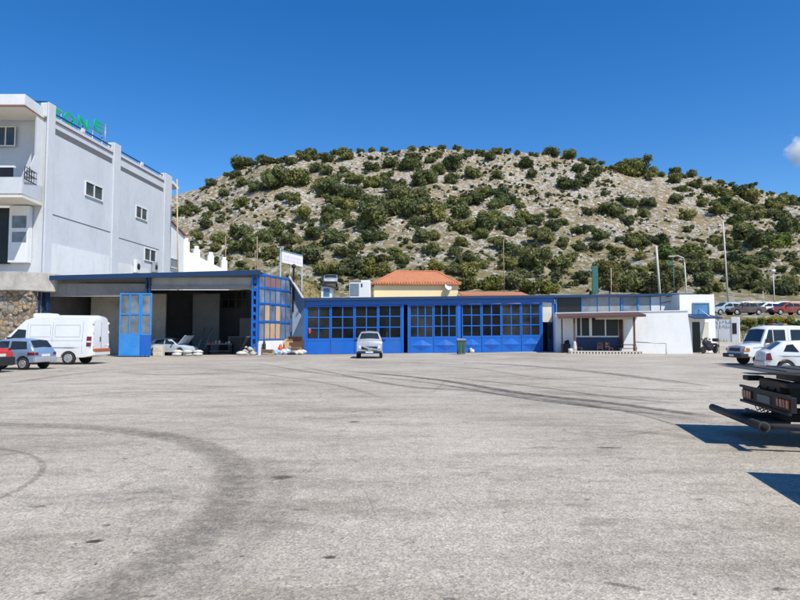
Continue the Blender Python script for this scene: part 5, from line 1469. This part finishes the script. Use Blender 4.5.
# white truck and silver car behind the workshop roof
YT = 68.
x0, x1 = at(349, 290, YT).x, at(370.5, 290, YT).x; zt = at(360, 280, YT).z
bt = empty('box_truck', ((x0 + x1) / 2, YT, 5.2), 'white boxy truck with a blue grey windscreen behind the workshop roof', 'truck')
mb = MB(); mb.box(x0, x1, YT, YT + 5, 5.6, zt, .14); mb.build('body', M['white_paint'], bt)
mb = MB(); q0, q1 = at(350, 296, YT), at(359, 283.5, YT); mb.box(q0.x, q1.x, YT - .03, YT + .03, q0.z, q1.z, .02); mb.build('windscreen', M['bloom'], bt)
mb = MB(); q0, q1 = at(350, 281.8, YT), at(361, 280.3, YT); mb.box(q0.x, q1.x, YT - .04, YT + .1, q0.z, q1.z); mb.build('roof_marker', M['trim_brown'], bt)
mb = MB(); q0, q1 = at(361, 287, YT), at(362.5, 283.5, YT); mb.box(q0.x, q1.x, YT - .03, YT + .1, q0.z, q1.z); mb.build('grab_handle', M['black_plastic'], bt)
for sx in (x0 + .4, x1 - .4):
    mb = MB(); mb.lathe([(.3, -.12), (.45, -.1), (.45, .1), (.3, .12)], (sx, YT + .9, 5.65), 'x', 16); mb.build('wheel', M['rubber'], bt)
c = saloon('silver car with two dark windows above the tiny shed', 'silver_paint', 330.5, 74, PI / 2 + .1, 'silver_car', True)
c.root.location.z = at(330, 287, 74).z

# --- hatchback being repaired inside the garage
gc = Car('repair_car', 'pale hatchback with its bonnet raised inside the open garage', 'car', 3.8, 1.64,
         [(0, .60), (.08, .72), (.95, .88), (1.6, 1.34), (2.2, 1.42), (3.2, 1.38), (3.65, 1.0), (3.8, .82)], .9, .28, [.75, 3.1], paint='dusk_paint', ar=.35, wr=.30)
gc.topg(1.0, 1.55); gc.topg(3.22, 3.6, 'glass_car', 'rear_window'); gc.side([(1.15, .95), (2.1, .94), (2.1, 1.32), (1.65, 1.32)]); gc.side([(2.2, .94), (3.1, .96), (2.95, 1.28), (2.2, 1.33)], name='rear_side_window')
gc.end(False, .45, .75, .62, .86, 'lamp_red', 'tail_light', .02, .02, True); gc.box(3.7, 3.86, -.78, .78, .32, .58, 'cream_panel', 'rear_bumper', .05); gc.seam([(2.15, .5), (2.15, 1.3)]); gc.mirrors(1.35, 1.0)
mb = MB(); mb.prism([(-.95, -.72, .93), (-.95, .72, .93), (-1.55, .66, 1.62), (-1.55, -.66, 1.62)], (.03, 0, .03)); mb.build('raised_bonnet', M['dusk_paint'], gc.root)
gc.end(False, -.6, .6, .62, .95, 'cream_panel', 'tailgate_panel', .015, .02)
p = at(172, 350, 50.2); gc.place(p.x, 50.4, PI - .25)

# ------------------------------------------------------------------ flatbed tow truck at the right
ft = empty('flatbed_truck', (0, 0, 0), 'grey flatbed recovery truck deck with tail lamps and lifting bar at the right edge', 'tow truck')
h = 1.12
mb = MB(); mb.prism([(0, -1.03, h), (.9, -1.03, h - .09), (6.2, -1.03, h - .09), (6.2, -1.03, h), ], (0, 2.06, 0)); 
for k in range(14): mb.box(.35 + k * .4, .37 + k * .4, -.95, .95, h + .002, h + .012)
mb.build('deck', M['bed_plate'], ft)
for y in (-1.06, 1.03):
    mb = MB(); mb.prism([(1.0, y, h - .12), (6.2, y, h - .22), (6.2, y, h - .02), (1.0, y, h - .02)], (0, .03, 0)); mb.build('side_rail', M['white_paint'], ft)
    for k in range(10):
        mb = MB(); mb.box(.7 + k * .55, .78 + k * .55, y - .02 if y < 0 else y + .03, y if y < 0 else y + .05, h - .1, h - .05)
        mb.build('lashing_point', M['dark_metal'], ft)
mb = MB()
for y in (-.5, .5): mb.box(.55, 7.5, y - .06, y + .06, .62, .86, .01); mb.box(.9, 6.1, y - .05, y + .05, .9, h - .1)
for k in range(5): mb.box(.9 + k * 1.2, 1.0 + k * 1.2, -.95, .95, .9, 1.0)
mb.box(.45, .62, -.42, .42, .55, .95, .02); mb.box(.36, .62, .66, .92, .88, .96, .02); mb.box(.36, .62, -.92, -.66, .88, .96, .02)
mb.build('chassis', M['dark_metal'], ft)
mb = MB(); mb.box(.38, .46, -1.0, 1.0, .53, .76, .01); mb.box(.34, .38, -1.02, 1.02, .50, .54); mb.box(.34, .38, -1.02, 1.02, .752, .79); tb = mb.build('tail_lamp_bar', M['dark_metal'], ft)
for e in (1, -1):
    for k, m in enumerate(('lamp_amber', 'lamp_red', 'lamp_amber', 'lamp_red')):
        y = e * (.92 - k * .115); mb = MB(); mb.box(.352, .38, y - .042, y + .042, .585, .715, .012); mb.build('tail_lamp', M[m], tb)
mb = MB(); mb.box(.36, .38, -.26, .26, .58, .70); mb.build('number_plate', M['dull_panel'], tb)
mb = MB()
for k in range(7): mb.tube([(.40, -.5 + k * .17, .53), (.45, -.48 + k * .17, .40), (.6, -.5 + k * .16, .5)], .012, 5)
mb.build('hanging_cable', M['dark_metal'], tb)
for y in (-.82, .82):
    mb = MB(); mb.box(.95, .98, y - .2, y + .2, .18, .62); mb.build('mud_flap', M['rubber'], ft)
mb = MB()
for y in (-.55, -.4, .4, .55):
    pass
for y in (-.3, .0, .34): mb = MB(); mb.tube([(.5, y, .9), (.42, y + .05, .78), (.5, y + .12, .66), (.9, y + .1, .6), (1.4, y, .72)], .016, 6); mb.build('brake_hose', M['rubber'], ft)
# lifting bar: long cross tube, dark of its open end painted as a black disc, boom, and near arm
st = MB(); st.tube([(-.05, 1.22, .36), (-.05, -1.2, .36)], .062, 14); st.box(.02, .5, -.62, .95, .33, .37); st.box(-.0, .9, -.11, .11, .30, .42, .01); st.box(.5, 1.7, -.09, .09, .36, .50, .01)
sb = st.build('lifting_bar', M['dark_metal'], ft)
mb = MB(); mb.lathe([(.062, 0), (.078, 0), (.078, .05), (.062, .05)], (-.05, -1.23, .36), 'y', 18); mb.tube([(.0, -1.12, .36), (1.5, -1.12, .36)], .045, 12); mb.tube([(.3, -1.14, .29), (.42, -1.14, .29)], .02, 6); mb.build('bar_arm', M['bed_plate'], sb)
mb = MB(); mb.lathe([(.001, 0), (.05, 0), (.05, .004), (.001, .004)], (-.05, -1.238, .36), 'y', 18); mb.build('hollow_end_shade', M['hollow'], sb)
mb = MB()
for k in range(5): mb.lathe([(.03, 0), (.04, .02), (.03, .04)], (.12 + .06 * k, .1 + .16 * k, .37), 'z', 8)
mb.build('bright_bolt', M['metal'], sb)
for x in (1.75, 5.9):
    for y in (-.86, .86):
        mb = MB(); mb.lathe([(.25, -.13), (.36, -.13), (.40, -.09), (.40, .09), (.36, .13), (.25, .13)], (x, y, .40), 'y', 22); w_ = mb.build('wheel', M['rubber'], ft)
        mb = MB(); e = 1 if y > 0 else -1; mb.lathe([(.26, .13 * e), (.26, .16 * e), (.2, .145 * e), (.1, .14 * e), (.08, .17 * e), (.01, .18 * e)], (x, y, .40), 'y', 16); mb.build('rim', M['rim'], w_)
        mb = MB()
        for k in range(9):
            a = PI * (.1 + .8 * k / 8)
            a2 = PI * (.1 + .8 * (k + 1) / 8)
            if k < 8: mb.prism([(x - .47 * math.cos(a), y - .15, .4 + .47 * math.sin(a)), (x - .47 * math.cos(a2), y - .15, .4 + .47 * math.sin(a2)), (x - .49 * math.cos(a2), y - .15, .4 + .49 * math.sin(a2)), (x - .49 * math.cos(a), y - .15, .4 + .49 * math.sin(a))], (0, .3, 0))
        mb.build('mudguard', M['black_plastic'], ft)
mb = MB(); mb.prism([(6.35, -1.0, .6), (8.0, -1.0, .6), (8.05, -1.0, 1.4), (7.6, -1.0, 2.3), (6.35, -1.0, 2.35)], (0, 2.0, 0), .06); cb = mb.build('cab', M['white_paint'], ft)
mb = MB(); mb.prism([(6.8, -1.005, 1.4), (7.85, -1.005, 1.4), (7.5, -1.005, 2.1), (6.8, -1.005, 2.1)], (0, 2.01, 0)); mb.build('side_window', M['glass_car'], cb)
ax = Vector((.979, -.205, 0)); rz = math.atan2(ax.y, ax.x)
rear_mid = Vector((5.39, 9.8, 0))
ft.location = rear_mid; ft.rotation_euler = (0, 0, rz)
f2 = copy_tree(ft, skip=('lifting_bar',))
f2.location = rear_mid + Vector((-.92, -3.98, 0))
f2['label'] = 'second flatbed truck nearer the viewer, throwing the shadow at lower right'

# ------------------------------------------------------------------ motorcycle
mo = empty('motorcycle', (0, 0, 0), 'black touring motorcycle with top box parked by the kiosk corner', 'motorcycle')
for x in (-.72, .72):
    mb = MB(); mb.lathe([(.22, -.06), (.29, -.055), (.31, 0), (.29, .055), (.22, .06)], (x, 0, .31), 'y', 20); w_ = mb.build('wheel', M['rubber'], mo)
    mb = MB(); mb.lathe([(.215, -.03), (.23, .0), (.215, .03)], (x, 0, .31), 'y', 18)
    for k in range(5): a = k * 2 * PI / 5; mb.tube([(x, 0, .31), (x + .22 * math.cos(a), 0, .31 + .22 * math.sin(a))], .015, 5)
    mb.build('rim', M['metal'], w_)
mb = MB(); mb.blob((-.15, 0, .84), .33, 2, .1, (1.2, .6, .75)); mb.build('fuel_tank', M['black_plastic'], mo)
mb = MB(); mb.blob((0, 0, .50), .34, 2, .25, (1.2, .7, .85)); mb.box(-.1, .5, .12, .2, .28, .36, .03); mb.build('engine', M['dark_metal'], mo)
mb = MB(); mb.box(.1, .75, -.17, .17, .66, .86, .06); mb.build('seat', M['black_plastic'], mo)
mb = MB(); mb.prism([(-.62, -.2, .65), (-.35, -.2, .6), (-.3, -.2, 1.0), (-.5, -.2, 1.05)], (0, .4, 0), .06); mb.blob((-.48, 0, .90), .30, 2, .1, (.9, .8, 1.1)); mb.blob((-.1, 0, .6), .3, 2, .2, (1.5, .7, .7)); mb.build('fairing', M['black_plastic'], mo)
mb = MB(); mb.prism([(-.52, -.17, 1.05), (-.34, -.14, 1.32), (-.34, .14, 1.32), (-.52, .17, 1.05)], (.015, 0, 0)); mb.build('windshield', M['glass_van'], mo)
mb = MB(); mb.tube([(-.72, .08, .31), (-.45, .08, .95)], .025, 6); mb.tube([(-.72, -.08, .31), (-.45, -.08, .95)], .025, 6); mb.tube([(.72, 0, .31), (.1, 0, .45)], .035, 6); mb.tube([(-.4, 0, .95), (.1, 0, .4)], .04, 6); mb.build('frame', M['dark_metal'], mo)
mb = MB(); mb.tube([(-.25, -.38, 1.02), (-.38, -.1, 1.06), (-.38, .1, 1.06), (-.25, .38, 1.02)], .018, 6); hb = mb.build('handlebar', M['dark_metal'], mo)
for y in (-.36, .36): mb = MB(); mb.box(-.42, -.37, y - .09, y + .09, 1.14, 1.24, .02); mb.tube([(-.38, y, 1.14), (-.33, y * .9, 1.04)], .01, 4); mb.build('mirror', M['black_plastic'], hb)
mb = MB(); mb.box(.62, 1.0, -.22, .22, .98, 1.26, .09); mb.build('top_box', M['black_plastic'], mo)
for y in (-.34, .34): mb = MB(); mb.box(.45, .82, y * .8 - .08, y * .8 + .08, .5, .76, .06); mb.build('side_pannier', M['black_plastic'], mo)
mb = MB(); mb.box(-.68, -.63, -.1, .1, .82, .94, .02); mb.build('headlight', M['lamp_clear'], mo)
mb = MB(); mb.box(.9, .94, -.08, .08, .74, .80, .01); mb.build('tail_light', M['lamp_red'], mo)
p = at(709.3, 350, 50.8); mo.location = (p.x, p.y, G(p.x, p.y)); mo.rotation_euler = (0, .0, .45); mo.scale = (1, 1, 1)

# ------------------------------------------------------------------ wheelie bin
p = gp(461.3, 354.3); b_ = empty('wheelie_bin', (p.x, p.y, G(p.x, p.y)), 'dull green wheelie bin with grey lid before the blue doors', 'bin')
T_ = Matrix.Translation((p.x, p.y, G(p.x, p.y)))
mb = MB(T_); V0 = [(-.27, -.3, .05), (.27, -.3, .05), (.27, .28, .05), (-.27, .28, .05)]; V1 = [(-.34, -.38, 1.12), (.34, -.38, 1.12), (.34, .36, 1.12), (-.34, .36, 1.12)]
a = [mb.v(q) for q in V0]; b = [mb.v(q) for q in V1]
mb.bm.faces.new(a[::-1]); mb.bm.faces.new(b)
for i in range(4): mb.bm.faces.new((a[i], a[(i + 1) % 4], b[(i + 1) % 4], b[i]))
mb.box(-.37, .37, -.41, .39, 1.06, 1.12, .01)
for x in (-.15, .15): mb.box(x - .02, x + .02, -.40, -.33, .25, 1.0)
mb.build('container', M['bin_green'], b_)
mb = MB(T_); mb.prism([(-.37, -.43, 1.13), (.37, -.43, 1.13), (.37, .42, 1.22), (-.37, .42, 1.22)], (0, 0, .06), .02); mb.tube([(-.3, .46, 1.16), (.3, .46, 1.16)], .025, 6); mb.build('lid', M['silver_paint'], b_)
for x in (-.29, .29): mb = MB(T_); mb.lathe([(.04, -.03), (.1, -.025), (.1, .025), (.04, .03)], (x, .3, .1), 'x', 14); mb.build('wheel', M['rubber'], b_)
p = gp(472, 352.8); z = G(p.x, p.y); mb = MB(); mb.lathe([(.20, 0), (.22, .2), (.18, .22), (.18, .3), (.1, .32)], (p.x, p.y, z), 'z', 14); mb.blob((p.x - .1, p.y, z + .33), .13, 2, .5, (1, 1, .7)); tag(mb.build('bucket', M['sack']), 'small white bucket beside the green wheelie bin', 'bucket')

# ------------------------------------------------------------------ clutter in and before the garage
def on(px, py, Y): q = at(px, py, Y); return q.x, Y, G(q.x, Y)
x, y, z = on(188, 356, 48.1); sk_ = empty('sack_pile', (x, y, z), 'low pile of white sacks on the garage threshold', 'sacks')
for k in range(6):
    mb = MB(); mb.blob((x - .85 + (k % 3) * .8, y + .1 * (k % 2), z + .13 + .2 * (k // 3)), .42, 2, .25, (1, .7, .36), k); mb.build('sack', M['sack'], sk_)
for px, w_, h_, m, lab in ((157.5, .75, .85, 'cream_panel', 'cream metal cabinet by the tail of the repair car'),):
    x, y, z = on(px, 355, 48.3); mb = MB(); mb.box(x - w_ / 2, x + w_ / 2, y, y + .5, z, z + h_, .03); mb.box(x - w_ / 2 + .06, x + w_ / 2 - .06, y - .02, y, z + .08, z + h_ * .5); mb.box(x - w_ / 2 + .06, x + w_ / 2 - .06, y - .02, y, z + h_ * .54, z + h_ - .06)
    for q in (.3, .75): mb.tube([(x - .08, y - .05, z + h_ * q), (x + .08, y - .05, z + h_ * q)], .012, 5)
    tag(mb.build('tool_cabinet', M[m]), lab, 'cabinet')
x, y, z = on(200, 352, 53.5)
ld = empty('ladder', (x, y, z), 'pale ladder leaning on the partition inside the garage', 'ladder')
for dx in (0, .62):
    mb = MB(); mb.tube([(x + dx - .35, y, z), (x + dx + .1, y + 1.0, z + 2.3)], .06, 6); mb.build('rail', M['metal'], ld)
mb = MB()
for k in range(1, 8): t = k / 8; mb.tube([(x - .35 + .45 * t, y + t, z + 2.3 * t), (x + .27 + .45 * t, y + t, z + 2.3 * t)], .025, 5)
mb.build('rung', M['metal'], ld)
x, y, z = on(220, 354, 51.5); wb = empty('workbench', (x, y, z), 'dark workbench crowded with tools inside the garage', 'workbench')
mb = MB(); mb.box(x - 1.2, x + 1.0, y, y + .8, z + .82, z + .9); mb.build('worktop', M['dull_panel'], wb)
for a in (-1.1, .9): mb = MB(); mb.box(x + a - .05, x + a + .05, y + .05, y + .75, z, z + .82); mb.build('leg', M['dark_metal'], wb)
mb = MB(); mb.box(x - 1.0, x + .8, y + .1, y + .7, z + .25, z + .3); mb.build('shelf', M['dull_panel'], wb)
rnd = random.Random(31)
for k in range(7):
    a = x - 1.0 + k * .28; mb = MB(); hh = rnd.uniform(.12, .38)
    if k % 2: mb.lathe([(.09, 0), (.09, hh * .7), (.04, hh * .8), (.04, hh)], (a, y + .35, z + .9), 'z', 12)
    else: mb.box(a - .1, a + .1, y + .2, y + .5, z + .9, z + .9 + hh, .02); mb.box(a - .05, a + .05, y + .28, y + .4, z + .9 + hh, z + .95 + hh, .01)
    m = ('red_thing', 'metal', 'cardboard', 'sack', 'dark_metal', 'cyan_thing', 'metal')[k]
    tag(mb.build(('tool_box' if k % 2 == 0 else 'can'), M[m]), ('%s %s on the dark workbench' % (('small red', 'steel', 'brown card', 'pale', 'black', 'light blue', 'grey')[k], 'box' if k % 2 == 0 else 'can')), 'box' if k % 2 == 0 else 'can')
x, y, z = on(241, 352, 52.0); cbn = empty('storage_cupboard', (x, y, z), 'wide dark cupboard at the right side of the open garage', 'cupboard')
mb = MB(); mb.box(x - 1.1, x + .9, y, y + .7, z, z + 1.5, .02); mb.build('body', M['dark_wall'], cbn)
for a in (-1.0, -.05): mb = MB(); mb.box(x + a, x + a + .88, y - .03, y - .002, z + .1, z + 1.4, .01); mb.tube([(x + a + .44, y - .06, z + .7), (x + a + .44, y - .06, z + .9)], .012, 5); mb.build('door', M['dark_metal'], cbn)
x, y, z = on(247.5, 355, 47.0); mb = MB()
for k in range(8): mb.blob((x + rnd.uniform(-.35, .45), y + rnd.uniform(-.1, .3), z + rnd.uniform(.1, .6)), rnd.uniform(.12, .24), 1, .6, (1.2, 1, .8), k)
mb.box(x - .2, x + .3, y, y + .3, z, z + .35, .04); tag(mb.build('scrap_heap', M['concrete']), 'grey scrap heap leaning against the garage front post', 'scrap')
x, y, z = on(241.5, 356, 46.9); mb = MB(); mb.blob((x, y, z + .15), .34, 2, .3, (1.3, 1, .5), 3); mb.blob((x + .3, y + .1, z + .1), .2, 2, .3, (1.2, 1, .6), 5); tag(mb.build('plastic_bag', M['sack']), 'crumpled white bag on the red spill by the post', 'bag')
# row of odds and ends in front of the white side wall
def odd(name, px, d, m, label, cat, kind, a=.3, hh=.5):
    s, _ = S.px(px, 352, d); q = S.M @ Vector((s, d, 0)); z = G(q.x, q.y); mb = MB()
    if kind == 'box': mb.box(q.x - a, q.x + a, q.y - a * .7, q.y + a * .7, z, z + hh, .015); mb.box(q.x - a * .9, q.x + a * .2, q.y - a * .75, q.y - a * .7, z + hh * .2, z + hh * .8); mb.prism([(q.x - a, q.y - a * .7, z + hh), (q.x + a, q.y - a * .7, z + hh), (q.x + a * 1.1, q.y - a * 1.1, z + hh * 1.15), (q.x - a * 1.1, q.y - a * 1.1, z + hh * 1.15)], (0, 0, .012))
    elif kind == 'can': mb.lathe([(a * .9, 0), (a, .03), (a, hh * .72), (a * .5, hh * .85), (a * .5, hh)], (q.x, q.y, z), 'z', 14); mb.tube([(q.x - a * .6, q.y, z + hh * .85), (q.x, q.y, z + hh * 1.12), (q.x + a * .6, q.y, z + hh * .85)], .02, 5)
    elif kind == 'bag':
        for k in range(4): mb.blob((q.x + (k - 1.5) * a * .5, q.y + .06 * (k % 2), z + hh * (.4 + .18 * (k % 2))), a * .75, 2, .4, (1, .9, hh / a * .5), k)
    elif kind == 'plank': mb.box(q.x - a, q.x + a, q.y, q.y + .08, z, z + hh); mb.box(q.x - a * .8, q.x + a * .6, q.y - .05, q.y - .002, z + .1, z + hh * .55)
    elif kind == 'tyre': mb.lathe([(a * .55, -.1), (a * .9, -.1), (a, -.05), (a, .05), (a * .9, .1), (a * .55, .1)], (q.x, q.y, z + .1), 'z', 18)
    return tag(mb.build(name, M[m]), label, cat)
odd('gas_bottle', 264, .25, 'dark_metal', 'dark slim gas bottle against the white side wall', 'bottle', 'can', .14, 1.15)
odd('cardboard_box', 268.5, .9, 'cardboard', 'brown cardboard box at the foot of the white side wall', 'box', 'box', .42, .38)
odd('plastic_tub', 274.5, 1.0, 'cyan_thing', 'pale blue plastic tub among the clutter by the white side wall', 'tub', 'bag', .32, .42)
odd('jerry_can', 280.5, .8, 'red_thing', 'red jerry can among the clutter by the white side wall', 'can', 'can', .22, .8)
odd('rag_pile', 284, 1.1, 'dusk_paint', 'pale grey rag pile among the clutter by the white side wall', 'rags', 'bag', .35, .5)
odd('wooden_board', 288.5, .5, 'tan_board', 'tan board standing at the end of the white side wall', 'board', 'plank', .35, 1.3)
odd('paint_bucket', 289.5, 1.2, 'blue', 'blue paint bucket before the tan board', 'bucket', 'can', .2, .55)
def tod(name, px, d, m, label, cat, kind, a, hh):
    global S
    k = S; S = T; o = odd(name, px, d, m, label, cat, kind, a, hh); S = k; return o
tod('dark_cabinet', 296, .5, 'brown_wood', 'dark brown cabinet in the corner beside the workshop', 'cabinet', 'box', .55, 1.3)
tod('wooden_crate', 296.5, 1.2, 'tan_board', 'tan crate in the corner beside the workshop', 'crate', 'box', .4, .55)
tod('white_bag', 300, 1.5, 'sack', 'crumpled white bag in the corner beside the workshop', 'bag', 'bag', .35, .45)
tod('red_bag', 293, 1.4, 'red_thing', 'small red bag before the dark brown cabinet', 'bag', 'bag', .24, .45)
tod('old_tyre', 292, 1.9, 'rubber', 'old tyre lying flat before the corner clutter', 'tyre', 'tyre', .33, .2)
s, _ = W.px(309.5, 336); q = W.M @ Vector((s, .12, 1.75)); mb = MB(); mb.lathe([(.08, 0), (.09, .04), (.09, .34), (.04, .42), (.03, .46)], q, 'z', 14); mb.tube([q + Vector((0, -.02, .45)), q + Vector((.12, -.04, .35)), q + Vector((.12, -.04, .12))], .02, 5)
tag(mb.build('fire_extinguisher', M['red_thing']), 'red fire extinguisher hung at the left end of the blue doors', 'extinguisher')

# ------------------------------------------------------------------ poles
def pole(px0, py0, px1, py1, Y, r, m, label, name='utility_pole', cat='pole', extra=None, group=None):
    b = at(px1, py1, Y); t = at(px0, py0, Y); d = (t - b)
    zg = H(b.x, Y) if Y > 60 else G(b.x, Y)
    k = (b.z - zg) / d.z + .02 if b.z > zg else .05
    b = b - d * max(k, .02)
    o = empty(name, tuple(b), label, cat, group)
    mb = MB(); mb.tube([b, t], r, 8, r1=r * .75); mb.build('shaft', M[m], o)
    if extra: extra(o, t)
    return o
def arm(o, t):
    mb = MB(); mb.tube([t, t + Vector((-.15, 0, .5)), t + Vector((-.8, 0, .75)), t + Vector((-1.3, 0, .7))], .07, 6); mb.build('arm', M['pole'], o)
    mb = MB(); mb.box(t.x - 1.9, t.x - 1.2, t.y - .15, t.y + .15, t.z + .58, t.z + .74, .05); mb.build('lamp_head', M['silver_paint'], o)
def xarm(o, t):
    mb = MB(); mb.box(t.x - .6, t.x + .6, t.y - .05, t.y + .05, t.z - .5, t.z - .38)
    for k in (-.5, 0, .5): mb.lathe([(.04, 0), (.06, .1), (.03, .2)], (t.x + k, t.y, t.z - .38), 'z', 8)
    mb.build('crossarm', M['wood_pole'], o)
def head(o, t):
    mb = MB(); mb.lathe([(.05, -.1), (.28, 0), (.3, .22), (.12, .32)], t, 'z', 10); mb.build('lamp_head', M['white_paint'], o)
pole(723, 221, 728, 301, 84, .13, 'pole', 'tall thin grey pole leaning left above the terrace cars')
pole(656.2, 246, 658.8, 280, 88, .20, 'pole', 'thick short whitish pole on the slope behind the kiosk')
pole(684.5, 262, 686.5, 294, 72, .10, 'pole', 'pale street lamp with a curved arm above the annex', 'street_lamp', 'street lamp', arm)
pole(773, 272, 774.5, 301, 84, .09, 'pole', 'short pale lamp pole behind the red terrace car', 'street_lamp', 'street lamp', head)
pole(503.5, 240, 504, 294, 90, .07, 'wood_pole', 'thin rusty brown pole on the slope behind the workshop')
pole(225.5, 236, 225.5, 269, 84, .09, 'wood_pole', 'brown wooden pole above the stair wall pillars', extra=None)
pole(257.2, 236, 257.2, 270, 74, .08, 'wood_pole', 'dark wooden pole left of the billboard with a twin', extra=None)
pole(255.0, 250, 255.2, 270, 76, .06, 'wood_pole', 'shorter wooden pole close beside the dark pole near the billboard')
pole(177.0, 179, 177.4, 224, 71, .09, 'yellow_pole', 'ochre flue pole rising at the rear corner of the pale building')
pole(611, 268, 611.2, 290, 86, .05, 'pole', 'slim pale pole right of the teal board')
pole(763, 291, 763.2, 301, 86, .05, 'pole', 'tiny pale post above the brown terrace car', 'fence_post', 'post')
q0, q1 = at(592.5, 290, 86), at(598, 266, 86); tb_ = empty('teal_sign', ((q0.x + q1.x) / 2, 86, H(q0.x, 86)), 'tall narrow dark teal board standing on the slope', 'board')
mb = MB(); mb.box(q0.x, q1.x, 86, 86.25, q0.z - .5, q1.z, .03); mb.build('board', M['teal_board'], tb_)
mb = MB(); mb.tube([(q0.x + .1, 86.12, H(q0.x, 86) - .3), (q0.x + .1, 86.12, q0.z - .4)], .06, 6); mb.tube([(q1.x - .1, 86.12, H(q0.x, 86) - .3), (q1.x - .1, 86.12, q0.z - .4)], .06, 6); mb.build('post', M['metal'], tb_)
# green flag-like sign and rubble beside the street lamp
q = at(670.5, 264, 80); mb = MB(); mb.box(q.x - .3, q.x + .3, 80, 80.1, q.z - .15, q.z + .22); mb.tube([(q.x + .4, 80.05, H(q.x, 80)), (q.x + .4, 80.05, q.z)], .05, 6); tag(mb.build('road_sign', M['teal_board']), 'small green sign left of the curved street lamp', 'sign')
# guard rail along the upper road
mb = MB()
for k in range(40):
    pass
a, b = at(742, 296, 90), at(800, 297, 90)
for k in range(14): q = a.lerp(b, k / 10); q.z = H(q.x, 90); mb.tube([q - Vector((0, 0, .2)), q + Vector((0, 0, .75))], .05, 5)
for z in (.55, .72): mb.tube([Vector((lerp(a.x, b.x, k / 10), 90, H(lerp(a.x, b.x, k / 10), 90) + z)) for k in range(14)], .06, 5)
tag(mb.build('guard_rail', M['metal']), 'grey guard rail along the upper road behind the terrace cars', 'guard rail')

# ------------------------------------------------------------------ shrubs on the bank below the terrace
def bank_shrub(px, py, w, k, label, Y=None, grp='shrubs on the bank below the terrace'):
    if Y is None:
        r = ray(px, py); r = r / r.y; Y = 64.2
        while Y < 71 and (CAM + r * Y).z > H(r.x * Y, Y): Y += .1
    p = at(px, py, Y); sc = w * Y / 610 * .95
    o = bpy.data.objects.new('shrub', PROTO[k][int(px) % len(PROTO[k])]); col.objects.link(o)
    z = H(p.x, Y) if Y > 62 else G(p.x, Y)
    o.location = (p.x, Y, z - .1); o.scale = (sc, sc, sc * .85); o.rotation_euler = (0, 0, px)
    tag(o, label, 'shrub', grp)
for px, py, w, k in ((752, 325, 15, 'y'), (762, 323, 13, 'f'), (775, 325, 18, 'y'), (788, 323, 15, 'y'), (798, 328, 18, 'f'), (757, 331, 13, 'f'), (784, 333, 17, 'f'), (770, 334, 14, 'y'), (795, 336, 16, 'f'), (745, 324, 9, 'f'), (808, 331, 18, 'y'), (744, 330, 9, 'y')):
    bank_shrub(px, py, w, k, 'bright yellow green shrub on the bank behind the white truck' if k == 'y' else 'fresh green shrub on the bank behind the white truck', None, ('yellow' if k == 'y' else 'green') + ' shrubs on the bank below the terrace')
# grass tufts along the wall foot
def tufts():
    rnd = random.Random(77); V = []; F = []
    def blade(x, y, z, h, s):
        a = rnd.uniform(0, 6.3); d = Vector((math.cos(a), math.sin(a), 0)) * s; l = Vector((rnd.gauss(0, .3), rnd.gauss(0, .3), 1)) * h; o = len(V); p = Vector((x, y, z))
        V.extend([p - d, p + d, p + l]); F.append((o, o + 1, o + 2))
    for k in range(2600):
        y = rnd.uniform(63.2, 67.8); px = rnd.uniform(700, 830); p = at(px, 330, y); blade(p.x, y, (H(p.x, y) if y > 64.6 else max(G(p.x, y), H(p.x, y))) - .05, rnd.uniform(.15, .5), .06) if (y > 64.6 or rnd.random() < .25) else None
    for k in range(1500):
        px = rnd.uniform(278, 340); y = rnd.uniform(54, 64.5); p = at(px, 290, y)
        top = bankz(px, 62.5); z = lerp(1.2, top, min(1, (y - 53.6) / 7.0) ** .5); blade(p.x, y, z - .1, rnd.uniform(.2, .5), .05)
    me = bpy.data.meshes.new('grass_tufts'); me.from_pydata([tuple(v) for v in V], [], F); me.materials.append(M['leaf_yellow'])
    o = bpy.data.objects.new('grass_tufts', me); col.objects.link(o); tag(o, kind='stuff')
tufts()

# ------------------------------------------------------------------ the small cloud
def cloud():
    m = bpy.data.materials.new('cloud_vapour'); m.use_nodes = True; t = m.node_tree; t.nodes.clear()
    out = t.nodes.new('ShaderNodeOutputMaterial'); v = t.nodes.new('ShaderNodeVolumePrincipled')
    v.inputs['Color'].default_value = (1, 1, 1, 1); v.inputs['Anisotropy'].default_value = .2
    c = t.nodes.new('ShaderNodeTexCoord')
    n = tex(t, 'Noise', 1.0, None, Detail=5, Roughness=.6); mp = t.nodes.new('ShaderNodeMapping'); mp.inputs['Scale'].default_value = (1 / 70,) * 3
    t.links.new(c.outputs['Object'], mp.inputs[0]); t.links.new(mp.outputs[0], n.inputs['Vector'])
    ln = t.nodes.new('ShaderNodeVectorMath'); ln.operation = 'LENGTH'; sc = t.nodes.new('ShaderNodeMapping'); sc.inputs['Scale'].default_value = (1 / 95, 1 / 85, 1 / 115)
    t.links.new(c.outputs['Object'], sc.inputs[0]); t.links.new(sc.outputs[0], ln.inputs[0])
    ma = t.nodes.new('ShaderNodeMath'); ma.operation = 'MULTIPLY_ADD'; ma.inputs[1].default_value = -.42; t.links.new(ln.outputs['Value'], ma.inputs[0]); t.links.new(n.outputs[0], ma.inputs[2])
    mr = t.nodes.new('ShaderNodeMapRange'); mr.inputs[1].default_value = .18; mr.inputs[2].default_value = .45; mr.inputs[3].default_value = 0; mr.inputs[4].default_value = .03
    t.links.new(ma.outputs[0], mr.inputs[0]); t.links.new(mr.outputs[0], v.inputs['Density']); t.links.new(v.outputs[0], out.inputs['Volume'])
    mb = MB(); mb.blob((0, 0, 0), 1, 3, .1, (95, 85, 115)); o = mb.build('cloud', m); p = at(800, 149, 3600); o.location = p
    tag(o, kind='structure')
cloud()
